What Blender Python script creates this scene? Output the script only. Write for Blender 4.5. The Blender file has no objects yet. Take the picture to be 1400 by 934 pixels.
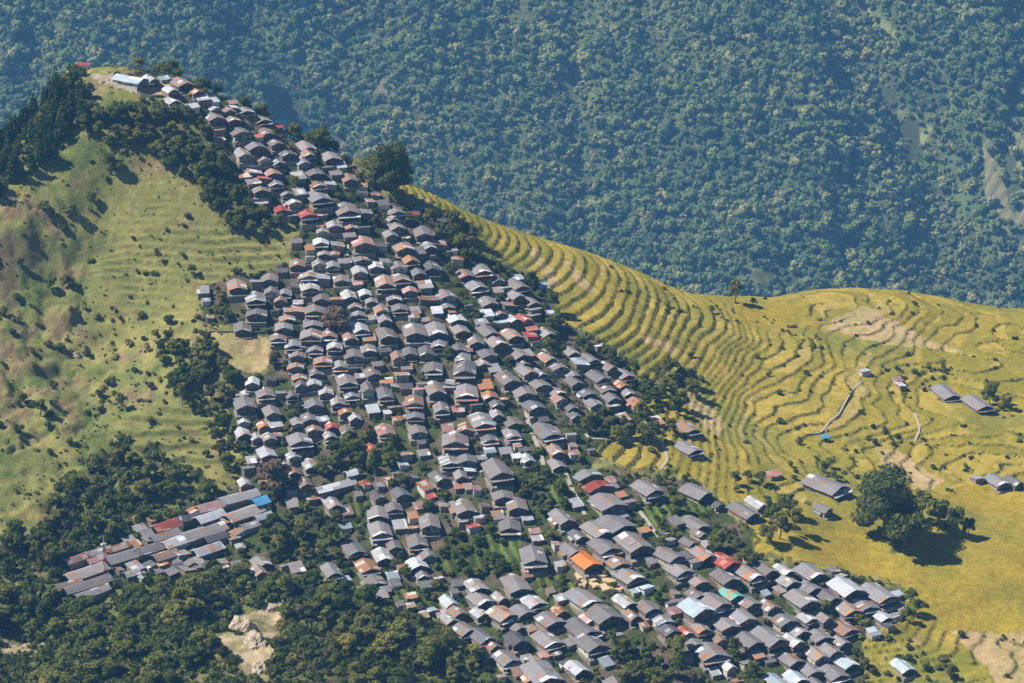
import bpy, math, random
import numpy as np
from mathutils import Vector, Matrix

# ------------------------------------------------------------------ camera, sky, sun, exposure
SC = bpy.context.scene
COL = SC.collection
R = math.radians
F = 3400.0                       # focal length in photo pixels (1400 wide)
PITCH = R(22.0)
cam_d = bpy.data.cameras.new("camera")
cam = bpy.data.objects.new("camera", cam_d); COL.objects.link(cam)
cam_d.sensor_width = 36.0; cam_d.lens = 36.0 * F / 1400.0
cam_d.clip_start = 1.0; cam_d.clip_end = 9000.0
cam.location = (0, 0, 0); cam.rotation_euler = (R(90) - PITCH, 0, 0)
SC.camera = cam

SUN_EL, SUN_AZ = R(50.0), R(88.0)          # azimuth measured from +Y towards -X (the sun stands at the left)
sun_dir = Vector((-math.sin(SUN_AZ) * math.cos(SUN_EL), math.cos(SUN_AZ) * math.cos(SUN_EL), math.sin(SUN_EL)))
world = bpy.data.worlds.new("World"); SC.world = world; world.use_nodes = True
wn = world.node_tree
sky = wn.nodes.new("ShaderNodeTexSky"); sky.sky_type = 'NISHITA'; sky.sun_disc = False
sky.sun_elevation = SUN_EL; sky.sun_rotation = -SUN_AZ; sky.altitude = 1900.0
sky.air_density = 1.0; sky.dust_density = 0.6; sky.ozone_density = 2.0
wn.links.new(sky.outputs[0], wn.nodes["Background"].inputs[0])
wn.nodes["Background"].inputs[1].default_value = 0.05
sl = bpy.data.lights.new("sun", 'SUN'); sl.energy = 5.0; sl.angle = R(0.5); sl.color = (1.0, 0.93, 0.82)
so = bpy.data.objects.new("sun", sl); COL.objects.link(so)
so.rotation_euler = (-sun_dir).to_track_quat('-Z', 'Y').to_euler()
so.location = (-300, 700, 200)
SC.view_settings.view_transform = 'Standard'; SC.view_settings.look = 'None'
SC.view_settings.exposure = 0.8; SC.view_settings.gamma = 1.0; SC.view_settings.use_curve_mapping = False
SC.cycles.max_bounces = 4; SC.cycles.diffuse_bounces = 2; SC.cycles.glossy_bounces = 1
SC.cycles.transmission_bounces = 2; SC.cycles.volume_bounces = 0
HAZE_DENSITY, HAZE_COLOR = 1.2e-4, (0.17, 0.50, 1.0)

# ------------------------------------------------------------------ helpers
SEED = random.Random(11)
cp, sp = math.cos(PITCH), math.sin(PITCH)

def pix(u, v, d):
    """A photo pixel and a distance along the optical axis give a place in the valley."""
    a = (467.0 - v) / F
    return np.array([(u - 700.0) / F * d, d * (cp + sp * a), d * (-sp + cp * a)])

def proj(x, y, z):
    d = y * cp - z * sp
    a = (y * sp + z * cp) / d
    return 700.0 + F * x / d, 467.0 - F * a, d

def _h(ix, iy, seed):
    h = (ix.astype(np.int64) * 374761393 + iy.astype(np.int64) * 668265263 + seed * 974634777) & 0xffffffff
    h = ((h ^ (h >> 13)) * 1274126177) & 0xffffffff
    h = ((h ^ (h >> 15)) * 2246822519) & 0xffffffff
    return (h ^ (h >> 16)) / 4294967295.0

def vnoise(x, y, seed=0):
    ix, iy = np.floor(x), np.floor(y)
    fx, fy = x - ix, y - iy
    fx = fx * fx * (3 - 2 * fx); fy = fy * fy * (3 - 2 * fy)
    return ((_h(ix, iy, seed) * (1 - fx) + _h(ix + 1, iy, seed) * fx) * (1 - fy)
            + (_h(ix, iy + 1, seed) * (1 - fx) + _h(ix + 1, iy + 1, seed) * fx) * fy) * 2 - 1

def fbm(x, y, seed=0, n=4):
    t, a = 0.0, 1.0
    for k in range(n):
        t = t + a * vnoise(x, y, seed + 17 * k); x = x * 2.03 + 5.1; y = y * 2.03 - 3.7; a *= 0.5
    return t

def smooth(e0, e1, x):
    t = np.clip((x - e0) / (e1 - e0), 0, 1)
    return t * t * (3 - 2 * t)

def inpoly(u, v, poly):
    u = np.asarray(u, float); v = np.asarray(v, float)
    res = np.zeros(u.shape, bool)
    n = len(poly)
    for i in range(n):
        x1, y1 = poly[i]; x2, y2 = poly[(i + 1) % n]
        if y1 == y2: continue
        c = ((y1 > v) != (y2 > v)) & (u < (x2 - x1) * (v - y1) / (y2 - y1) + x1)
        res ^= c
    return res

def np_mesh(name, verts, quads=None, tris=None, mats=(), smooth_shade=False, attr=None, mat_idx=None):
    me = bpy.data.meshes.new(name)
    verts = np.asarray(verts, np.float32).reshape(-1, 3)
    loops, sizes = [], []
    if quads is not None and len(quads):
        q = np.asarray(quads, np.int32); loops.append(q.ravel()); sizes.append(np.full(len(q), 4, np.int32))
    if tris is not None and len(tris):
        t = np.asarray(tris, np.int32); loops.append(t.ravel()); sizes.append(np.full(len(t), 3, np.int32))
    loops = np.concatenate(loops); sizes = np.concatenate(sizes)
    starts = np.concatenate([[0], np.cumsum(sizes)[:-1]]).astype(np.int32)
    me.vertices.add(len(verts)); me.vertices.foreach_set("co", verts.ravel())
    me.loops.add(len(loops)); me.loops.foreach_set("vertex_index", loops)
    me.polygons.add(len(sizes)); me.polygons.foreach_set("loop_start", starts); me.polygons.foreach_set("loop_total", sizes)
    if mat_idx is not None: me.polygons.foreach_set("material_index", np.asarray(mat_idx, np.int32))
    me.polygons.foreach_set("use_smooth", np.full(len(sizes), bool(smooth_shade)))
    me.update(calc_edges=True)
    for k, arr in (attr or {}).items():
        arr = np.asarray(arr, np.float32)
        if arr.ndim == 2:
            at = me.attributes.new(k, 'FLOAT_COLOR', 'POINT')
            at.data.foreach_set("color", np.concatenate([arr, np.ones((len(arr), 1), np.float32)], 1).ravel())
        else:
            at = me.attributes.new(k, 'FLOAT', 'POINT'); at.data.foreach_set("value", arr)
    for m in mats: me.materials.append(m)
    return me

def link(name, data, parent=None, loc=(0, 0, 0), mat=None):
    o = bpy.data.objects.new(name, data); COL.objects.link(o)
    o.location = loc
    if parent is not None: o.parent = parent
    if mat is not None:
        o.material_slots[0].link = 'OBJECT'; o.material_slots[0].material = mat
    return o

def tag(o, label=None, cat=None, group=None, kind=None):
    if label: o["label"] = label
    if cat: o["category"] = cat
    if group: o["group"] = group
    if kind: o["kind"] = kind
    return o

class MB:
    """Collects boxes, bars and prisms into one mesh."""
    def __init__(self): self.v, self.q, self.t = [], [], []
    def quad(self, a, b, c, d):
        n = len(self.v); self.v += [a, b, c, d]; self.q.append((n, n + 1, n + 2, n + 3))
    def hexa(self, p):
        n = len(self.v); self.v += [tuple(x) for x in p]
        for f in ((0, 3, 2, 1), (4, 5, 6, 7), (0, 1, 5, 4), (1, 2, 6, 5), (2, 3, 7, 6), (3, 0, 4, 7)):
            self.q.append(tuple(n + i for i in f))
    def box(self, x0, x1, y0, y1, z0, z1):
        self.hexa([(x0, y0, z0), (x1, y0, z0), (x1, y1, z0), (x0, y1, z0), (x0, y0, z1), (x1, y0, z1), (x1, y1, z1), (x0, y1, z1)])
    def bar(self, p, q, r0, r1=None, n=6):
        r1 = r0 if r1 is None else r1
        p, q = Vector(p), Vector(q); d = (q - p).normalized()
        a = d.orthogonal().normalized(); b = d.cross(a)
        k = len(self.v)
        for c, r in ((p, r0), (q, r1)):
            for i in range(n):
                t = 2 * math.pi * i / n
                self.v.append(tuple(c + (a * math.cos(t) + b * math.sin(t)) * r))
        for i in range(n):
            j = (i + 1) % n; self.q.append((k + i, k + j, k + n + j, k + n + i))
        for i in range(1, n - 1):
            self.t.append((k, k + i + 1, k + i)); self.t.append((k + n, k + n + i, k + n + i + 1))
    def mesh(self, name, mat): return np_mesh(name, self.v, self.q, self.t, (mat,))

# ------------------------------------------------------------------ materials
class NT:
    def __init__(self, name):
        self.m = bpy.data.materials.new(name); self.m.use_nodes = True
        self.t = self.m.node_tree; self.t.nodes.clear()
        self.out = self.t.nodes.new("ShaderNodeOutputMaterial")
    def n(self, typ, **kw):
        nd = self.t.nodes.new("ShaderNode" + typ)
        for k, v in kw.items():
            if k.startswith("i_"):
                key = k[2:]
                key = int(key) if key.isdigit() else key.replace("_", " ")
                if isinstance(v, tuple) and len(v) == 2 and hasattr(v[0], "outputs"): self.l(v, nd.inputs[key])
                else: nd.inputs[key].default_value = v
            else: setattr(nd, k, v)
        return nd
    def l(self, src, dst):
        self.t.links.new(src[0].outputs[src[1]], dst)
    def ramp(self, src, stops, interp='LINEAR'):
        r = self.n("ValToRGB"); r.color_ramp.interpolation = interp
        while len(r.color_ramp.elements) < len(stops): r.color_ramp.elements.new(0.5)
        for e, (p, c) in zip(r.color_ramp.elements, stops):
            e.position = p; e.color = (*c, 1) if len(c) == 3 else c
        self.l(src, r.inputs[0]); return (r, 0)
    def mix(self, fac, a, b, mode='MIX'):
        m = self.n("Mix", data_type='RGBA', blend_type=mode)
        for s, i in ((fac, 0), (a, 6), (b, 7)):
            if isinstance(s, tuple) and hasattr(s[0], "outputs"): self.l(s, m.inputs[i])
            else: m.inputs[i].default_value = s if i == 0 else ((*s, 1) if len(s) == 3 else s)
        return (m, 2)
    def math(self, op, a, b=0.0, clamp=False):
        m = self.n("Math", operation=op, use_clamp=clamp)
        for i, s in enumerate((a, b)):
            if isinstance(s, tuple): self.l(s, m.inputs[i])
            else: m.inputs[i].default_value = s
        return (m, 0)
    def noise(self, vec, scale, detail=3.0, rough=0.6, out=0):
        t = self.n("TexNoise"); t.inputs["Scale"].default_value = scale
        t.inputs["Detail"].default_value = detail; t.inputs["Roughness"].default_value = rough
        if vec is not None: self.l(vec, t.inputs["Vector"])
        return (t, out)
    def finish(self, color, rough=0.9, spec=0.2, bump=None, bump_s=0.3, bump_d=0.1, metal=0.0):
        b = self.n("BsdfPrincipled")
        if isinstance(color, tuple) and hasattr(color[0], "outputs"): self.l(color, b.inputs["Base Color"])
        else: b.inputs["Base Color"].default_value = (*color, 1)
        b.inputs["Roughness"].default_value = rough; b.inputs["Specular IOR Level"].default_value = spec
        b.inputs["Metallic"].default_value = metal
        if bump is not None:
            bp = self.n("Bump"); bp.inputs["Strength"].default_value = bump_s; bp.inputs["Distance"].default_value = bump_d
            self.l(bump, bp.inputs["Height"]); self.t.links.new(bp.outputs[0], b.inputs["Normal"])
        self.t.links.new(b.outputs[0], self.out.inputs[0])
        return self.m

def roof_mat(name, base, base2, rust=0.0, pale=0.0, rust_col=(0.27, 0.13, 0.065), pale_col=(0.55, 0.55, 0.55), rough=0.85, metal=0.0, courses=3.2, brown=0.0):
    """Weathered roof: courses of slate or tin sheets, each sheet its own tone, some of them rusty or replaced."""
    t = NT(name)
    tc = t.n("TexCoord"); oi = t.n("ObjectInfo")
    off = t.n("VectorMath", operation='SCALE'); off.inputs[3].default_value = 37.0
    t.l((oi, "Random"), off.inputs[0])
    v = t.n("VectorMath", operation='ADD'); t.l((tc, "Object"), v.inputs[0]); t.l((off, 0), v.inputs[1])
    sc = t.n("VectorMath", operation='MULTIPLY'); t.l((v, 0), sc.inputs[0]); sc.inputs[1].default_value = (0.45, 0.40, 0.0)
    fl = t.n("VectorMath", operation='FLOOR'); t.l((sc, 0), fl.inputs[0])
    wn_ = t.n("TexWhiteNoise", noise_dimensions='3D'); t.l((fl, 0), wn_.inputs["Vector"])
    big = t.noise((v, 0), 0.22, 2.0)
    sm = t.noise((v, 0), 2.8, 4.0, 0.75)
    sv = t.n("VectorMath", operation='MULTIPLY'); t.l((v, 0), sv.inputs[0]); sv.inputs[1].default_value = (0.35, 3.2, 0.35)
    st = t.noise((sv, 0), 1.0, 3.0, 0.7)
    c = t.mix(t.math('SUBTRACT', t.math('MULTIPLY', t.math('ADD', sm, st), 1.9), 1.4, True), base, base2)
    c = t.mix(t.math('MULTIPLY', (wn_, 0), 0.5), c, tuple(x * 0.55 for x in base))
    if brown: c = t.mix(t.math('MULTIPLY', t.math('FRACT', t.math('MULTIPLY', (oi, "Random"), 7.31)), brown), c, (0.25, 0.19, 0.15))
    if rust > 0:
        f = t.math('ADD', t.math('MULTIPLY', (wn_, 0), 0.75), t.math('MULTIPLY', big, 0.7))
        f = t.math('ADD', f, t.math('MULTIPLY', sm, 0.15))
        c = t.mix(t.math('MULTIPLY', t.math('SUBTRACT', f, 1.20 - rust), 10.0, True), c, rust_col)
    if pale > 0:
        wb = t.n("TexWhiteNoise", noise_dimensions='4D'); wb.inputs["W"].default_value = 3.7; t.l((fl, 0), wb.inputs["Vector"])
        f2 = t.math('GREATER_THAN', (wb, 0), 1.0 - pale)
        c = t.mix(t.math('MULTIPLY', f2, 0.8), c, pale_col)
    br = t.math('ADD', t.math('MULTIPLY', (oi, "Random"), 0.55), 0.72)
    hsv = t.n("HueSaturation"); t.l(c, hsv.inputs["Color"]); t.l(br, hsv.inputs["Value"])
    w = t.n("TexWave", wave_type='BANDS', bands_direction='Y'); w.inputs["Scale"].default_value = courses / 3.0
    w.inputs["Distortion"].default_value = 1.5; t.l((tc, "Object"), w.inputs["Vector"])
    hgt = t.math('ADD', t.math('MULTIPLY', (w, 1), 0.6), t.math('MULTIPLY', sm, 1.2))
    return t.finish((hsv, 0), rough, 0.25, hgt, 0.5, 0.12, metal)

M = {}
M['g'] = roof_mat("slate", (0.25, 0.245, 0.262), (0.115, 0.115, 0.128), 0.08, 0.05, brown=0.30)
M['r'] = roof_mat("rust_patched_slate", (0.26, 0.235, 0.235), (0.14, 0.125, 0.125), 0.32, 0.08, (0.32, 0.15, 0.075), brown=0.35)
M['w'] = roof_mat("pale_tin", (0.36, 0.36, 0.38), (0.22, 0.22, 0.24), 0.16, 0.16, (0.30, 0.17, 0.10), (0.54, 0.56, 0.59), 0.6)
M['W'] = roof_mat("white_tin", (0.56, 0.585, 0.63), (0.40, 0.425, 0.47), 0.03, 0.0, rough=0.5)
M['p'] = roof_mat("faded_red_tin", (0.36, 0.18, 0.16), (0.34, 0.26, 0.25), 0.14, 0.20, (0.34, 0.12, 0.08), (0.44, 0.38, 0.37), 0.6)
M['R'] = roof_mat("red_tin", (0.36, 0.065, 0.05), (0.27, 0.085, 0.07), 0.18, 0.05, (0.46, 0.18, 0.12), rough=0.55)
M['o'] = roof_mat("rusty_tin", (0.36, 0.18, 0.085), (0.25, 0.15, 0.11), 0.2, 0.20, (0.42, 0.13, 0.04), (0.50, 0.44, 0.40), 0.75)
M['O'] = roof_mat("orange_tarpaulin", (0.70, 0.20, 0.03), (0.55, 0.17, 0.05), rough=0.6)
M['b'] = roof_mat("blue_grey_tin", (0.36, 0.43, 0.50), (0.26, 0.31, 0.37), 0.08, 0.15, (0.36, 0.20, 0.12), (0.66, 0.70, 0.74), 0.5)
M['B'] = roof_mat("blue_tin", (0.08, 0.36, 0.72), (0.08, 0.32, 0.62), rough=0.5)
M['T'] = roof_mat("teal_tin", (0.10, 0.42, 0.38), (0.16, 0.36, 0.34), 0.20, 0.0, (0.42, 0.18, 0.07), rough=0.55)
M['k'] = roof_mat("dark_slate", (0.13, 0.13, 0.14), (0.075, 0.075, 0.085), 0.05, 0.03)

def wall_mat(name, a, b, stone=True):
    t = NT(name); tc = t.n("TexCoord"); oi = t.n("ObjectInfo")
    nz = t.noise((tc, "Object"), 0.9, 4.0)
    vo = t.n("TexVoronoi"); vo.inputs["Scale"].default_value = 2.6 if stone else 0.8; t.l((tc, "Object"), vo.inputs["Vector"])
    c = t.mix(nz, a, b)
    c = t.mix(0.35 if stone else 0.1, c, (vo, 1), 'MULTIPLY')
    hsv = t.n("HueSaturation"); t.l(c, hsv.inputs["Color"])
    hsv.inputs["Saturation"].default_value = 0.75
    t.l(t.math('ADD', t.math('MULTIPLY', (oi, "Random"), 0.5), 0.8), hsv.inputs["Value"])
    return t.finish((hsv, 0), 0.95, 0.1, (vo, 0), 0.4, 0.08)
WALLS = [wall_mat("stone_wall", (0.25, 0.215, 0.18), (0.15, 0.13, 0.11)), wall_mat("limewashed_wall", (0.58, 0.54, 0.48), (0.36, 0.32, 0.28), False),
         wall_mat("mud_wall", (0.26, 0.165, 0.10), (0.19, 0.125, 0.08), False), wall_mat("cream_wall", (0.42, 0.34, 0.24), (0.30, 0.24, 0.17), False)]

def plain(name, col, var=0.25, rough=0.8, spec=0.2, scale=1.5):
    t = NT(name); tc = t.n("TexCoord")
    c = t.mix(t.noise((tc, "Object"), scale, 4.0), tuple(x * (1 - var) for x in col), tuple(min(1, x * (1 + var)) for x in col))
    return t.finish(c, rough, spec)
M_wood = plain("dark_wood", (0.10, 0.06, 0.035))
M_timber = plain("new_timber", (0.55, 0.40, 0.24), 0.3)
M_pane = plain("dark_window", (0.03, 0.035, 0.045), 0.2, 0.25, 0.5)
M_frame = plain("window_frame", (0.22, 0.15, 0.10))
M_white = plain("white_paint", (0.80, 0.79, 0.76), 0.06)
M_red = plain("red_paint", (0.60, 0.05, 0.03), 0.1)
M_pole = plain("grey_pole", (0.42, 0.41, 0.40), 0.1)
M_stone = plain("path_stone", (0.22, 0.195, 0.165), 0.35, 0.95, 0.1, 0.8)
M_rock = None

def leaf_mat(name, dark, light, warm, rnd=0.5, sat=1.0):
    t = NT(name); oi = t.n("ObjectInfo")
    at = t.n("Attribute", attribute_name="tint")
    f = t.math('ADD', t.math('MULTIPLY', (at, "Fac"), 1.0 - rnd), t.math('MULTIPLY', (oi, "Random"), rnd))
    c = t.ramp(f, [(0.0, dark), (0.62, light), (1.0, warm)])
    d = t.n("BsdfDiffuse"); t.l(c, d.inputs[0])
    tr = t.n("BsdfTranslucent"); t.l(c, tr.inputs[0])
    mx = t.n("MixShader"); mx.inputs[0].default_value = 0.28
    t.t.links.new(d.outputs[0], mx.inputs[1]); t.t.links.new(tr.outputs[0], mx.inputs[2])
    t.t.links.new(mx.outputs[0], t.out.inputs[0])
    return t.m
L_tree = leaf_mat("broad_leaves", (0.070, 0.090, 0.022), (0.190, 0.200, 0.046), (0.310, 0.255, 0.066))
L_conifer = leaf_mat("conifer_needles", (0.026, 0.050, 0.020), (0.068, 0.105, 0.030), (0.125, 0.140, 0.036))
L_shrub = leaf_mat("shrub_leaves", (0.042, 0.066, 0.017), (0.125, 0.150, 0.034), (0.235, 0.200, 0.055))
L_dry = leaf_mat("dry_leaves", (0.110, 0.085, 0.045), (0.190, 0.140, 0.085), (0.26, 0.17, 0.09))
L_wood = leaf_mat("forest_leaves", (0.105, 0.150, 0.058), (0.260, 0.300, 0.105), (0.420, 0.370, 0.155), 0.0)
M_bark = plain("bark", (0.11, 0.085, 0.06), 0.3)

# ------------------------------------------------------------------ the near hill: heights from surveyed points
CP = [  # photo pixel and distance along the axis
 (110, 95, 858), (200, 115, 852), (260, 130, 848), (320, 190, 842), (420, 290, 826), (500, 370, 810), (600, 480, 783), (700, 560, 762),
 (800, 660, 737), (900, 760, 708), (1000, 850, 687), (1100, 930, 673), (1100, 850, 690), (1200, 810, 703),
 (120, 132, 846), (60, 210, 830), (0, 285, 815), (-90, 350, 805), (150, 300, 822), (80, 380, 806), (0, 470, 785), (150, 470, 792), (310, 470, 784), (250, 380, 806), (330, 280, 824),
 (400, 400, 803), (0, 640, 744), (150, 620, 752), (300, 600, 757), (330, 700, 732), (100, 790, 702), (0, 800, 696), (-110, 620, 748), (-110, 850, 680),
 (0, 930, 655), (200, 930, 652), (345, 865, 668), (480, 850, 684), (450, 930, 652), (600, 930, 664), (750, 930, 668), (880, 930, 668), (450, 760, 716), (600, 750, 716), (700, 850, 690),
 (470, 240, 845), (530, 240, 872), (580, 258, 872), (640, 290, 870), (720, 320, 876), (800, 342, 884), (880, 373, 891), (950, 404, 898), (1040, 407, 915), (1130, 398, 926), (1250, 403, 930), (1400, 422, 926), (1500, 440, 920),
 (640, 390, 818), (700, 400, 828), (780, 440, 822), (850, 450, 826), (850, 560, 781), (1000, 480, 847), (1000, 600, 787), (930, 540, 806), (1150, 500, 852), (1150, 600, 802), (1300, 450, 892), (1300, 540, 842), (1300, 620, 800),
 (1400, 600, 812), (1500, 620, 806), (1100, 700, 744), (1300, 700, 757), (1400, 760, 736), (1300, 850, 698), (1400, 930, 674), (1500, 800, 722), (1000, 700, 738), (1220, 760, 724),
 (300, 1010, 615), (0, 1010, 618), (600, 1010, 640), (900, 1010, 645), (1200, 1010, 650), (1450, 1010, 650), (-120, 1010, 620)]
P3 = [pix(*c) for c in CP]
def behind(u, v, dd, drop):     # ground falling away beyond the skyline, below the line of sight
    p = pix(u, v, dd); p[2] -= drop; P3.append(p)
for (u, v, d0) in ((-80, 250, 850), (20, 190, 880), (60, 150, 890), (100, 95, 905), (200, 100, 905), (300, 120, 898), (400, 165, 890), (470, 203, 898), (540, 243, 918),
                   (640, 291, 918), (800, 342, 930), (950, 405, 945), (1130, 397, 975), (1250, 402, 980), (1400, 420, 976), (1520, 440, 970)):
    behind(u, v, d0, 13.0); behind(u, v, d0 + 60, 48.0)
P3 = np.array(P3)
def tps_fit(P, lam=6.0):
    n = len(P); X = P[:, :2] / 100.0
    d2 = ((X[:, None] - X[None]) ** 2).sum(2)
    K = 0.5 * d2 * np.log(d2 + 1e-9) + np.eye(n) * lam * 1e-3
    A = np.zeros((n + 3, n + 3)); A[:n, :n] = K
    A[:n, n] = 1; A[:n, n + 1:] = X; A[n:, :n] = A[:n, n:].T
    b = np.zeros(n + 3); b[:n] = P[:, 2]
    return np.linalg.solve(A, b), X
TW, TX = tps_fit(P3)
def tps(x, y):
    x = np.asarray(x, float) / 100.0; y = np.asarray(y, float) / 100.0
    z = TW[-3] + TW[-2] * x + TW[-1] * y
    for k in range(len(TX)):
        d2 = (x - TX[k, 0]) ** 2 + (y - TX[k, 1]) ** 2
        z = z + TW[k] * 0.5 * d2 * np.log(d2 + 1e-9)
    return z

def valley(x, y):
    """Height of the wide valley and the forested mountainside beyond it."""
    gully = 62 * np.abs(fbm((x + 0.35 * y) / 330.0, y / 700.0, 8, 2)) + 20 * np.abs(fbm(x / 95.0, y / 300.0, 12, 3)) + 9 * fbm(x / 42.0, y / 110.0, 9, 3)
    far = -840 + 0.72 * (y - 2130) + gully - 8
    far = np.where(y > 2900, -840 + 0.72 * 770 + gully + 0.2 * (y - 2900), far)
    floor = -850 + 6 * fbm(x / 90.0, y / 90.0, 3, 3)
    near = -460 - np.clip((y - 1050) / 700.0, 0, 1) * 390 + 8 * fbm(x / 90.0, y / 90.0, 4, 3)
    low = np.where(y < 1750, near, floor)
    return np.maximum(low, far)

NX0, NX1, NY0, NY1 = -320.0, 330.0, 505.0, 1010.0
def blendw(x, y):
    w = smooth(NX0 - 190, NX0, x) * (1 - smooth(NX1, NX1 + 190, x)) * smooth(NY0 - 200, NY0, y) * (1 - smooth(NY1, NY1 + 220, y))
    return w

# --- what grows or stands where, as outlines on the photograph laid onto the ground
RICE = [(528, 240), (600, 262), (640, 285), (700, 300), (800, 330), (880, 360), (950, 385), (1130, 375), (1450, 395), (1800, 430), (1800, 990), (1150, 990), (1140, 900), (1180, 880), (1235, 850), (1240, 800), (1150, 780),
        (1030, 755), (1000, 700), (940, 690), (930, 640), (860, 640), (800, 610), (870, 590), (890, 530), (830, 470), (770, 440), (745, 380), (650, 345), (600, 285), (545, 280)]
SMOOTHF = [[(1040, 745), (1100, 700), (1165, 690), (1200, 720), (1235, 780), (1240, 805), (1150, 782), (1045, 765)], [(1225, 770), (1300, 660), (1400, 655), (1800, 650), (1800, 868), (1300, 862), (1255, 840)],
           [(1000, 418), (1090, 418), (1120, 440), (1060, 452), (1010, 440)]]
TAN = [[(1300, 862), (1800, 862), (1800, 990), (1390, 990), (1350, 915)], [(1195, 608), (1230, 612), (1290, 650), (1262, 662), (1215, 640)], [(932, 532), (955, 535), (992, 578), (985, 592), (965, 590), (945, 560)],
       [(868, 458), (890, 460), (930, 476), (920, 482)], [(720, 338), (735, 340), (770, 392), (752, 390)], [(760, 345), (775, 352), (815, 395), (800, 398)], [(285, 458), (365, 458), (380, 505), (305, 512), (288, 480)],
       [(1120, 440), (1210, 470), (1290, 470), (1360, 495), (1300, 470), (1240, 445), (1180, 420)], [(575, 265), (600, 285), (598, 292), (580, 285)]]
VILLAGE = [(150, 98), (260, 105), (370, 165), (455, 200), (530, 270), (590, 290), (650, 350), (745, 380), (765, 445), (830, 470), (885, 540), (870, 580), (830, 600), (800, 640), (860, 648), (950, 655), (990, 690), (1040, 760),
           (1150, 780), (1240, 808), (1235, 850), (1180, 875), (1190, 990), (690, 990), (600, 850), (480, 805), (330, 785), (260, 775), (90, 812), (78, 795), (200, 708), (340, 655), (310, 560), (365, 505),
           (380, 455), (275, 440), (275, 390), (395, 360), (408, 310), (320, 235), (250, 140), (150, 118)]
YARD = [(186, 112), (205, 104), (245, 106), (248, 122), (222, 131), (190, 127)]
TRACK = [(120, 98), (150, 100), (186, 108), (188, 126), (160, 118), (130, 106)]
SCRUB = [[(0, 280), (60, 290), (110, 330), (115, 420), (75, 470), (130, 520), (120, 580), (40, 620), (-150, 620), (-150, 300)]]
BARE = [[(300, 868), (335, 835), (365, 825), (388, 842), (378, 885), (364, 945), (330, 915), (302, 888)], [(0, 868), (30, 872), (85, 888), (88, 898), (40, 896), (0, 885)], [(360, 820), (385, 818), (384, 845), (368, 850)]]
LTER = [[(140, 235), (285, 250), (300, 290), (410, 320), (415, 350), (290, 400), (260, 430), (130, 430), (120, 380), (170, 330)], [(150, 580), (230, 545), (310, 560), (315, 640), (260, 690), (180, 650)]]
GREENF = [[(-100, 660), (40, 622), (75, 620), (60, 648), (-100, 700)], [(540, 800), (575, 815), (590, 845), (560, 845)], [(610, 735), (700, 735), (700, 780), (610, 780)]]
PLOTS = [[(608, 728), (655, 724), (712, 732), (712, 782), (610, 788)], [(638, 640), (690, 636), (692, 652), (640, 655)], [(750, 640), (795, 640), (800, 690), (755, 690)], [(540, 800), (600, 812), (598, 850), (545, 845)], [(475, 690), (505, 676), (512, 690), (490, 722)],
         [(870, 690), (910, 672), (975, 690), (960, 716), (905, 735), (880, 720)], [(735, 785), (790, 790), (785, 812), (735, 806)], [(850, 812), (905, 800), (912, 822), (860, 836)]]
WOODFLOOR = [[(-150, 90), (110, 90), (128, 135), (60, 215), (-150, 390)], [(-150, 750), (55, 735), (85, 655), (180, 595), (255, 640), (330, 690), (230, 720), (80, 795), (90, 815), (280, 780), (470, 800), (600, 850), (690, 934), (690, 1030), (-150, 1030)],
             [(105, 165), (200, 135), (260, 150), (310, 220), (410, 305), (340, 320), (290, 300), (270, 250), (200, 205)]]

def layer(u, v, polys, soft=5.0, seed=1):
    """1 inside the outlines, 0 outside, with a ragged edge."""
    du = soft * fbm(u / 11.0, v / 11.0, seed, 3); dv = soft * fbm(u / 11.0, v / 11.0, seed + 50, 3)
    m = np.zeros(u.shape, bool)
    for p in polys: m |= inpoly(u + du, v + dv, p)
    return m.astype(float)

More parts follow.
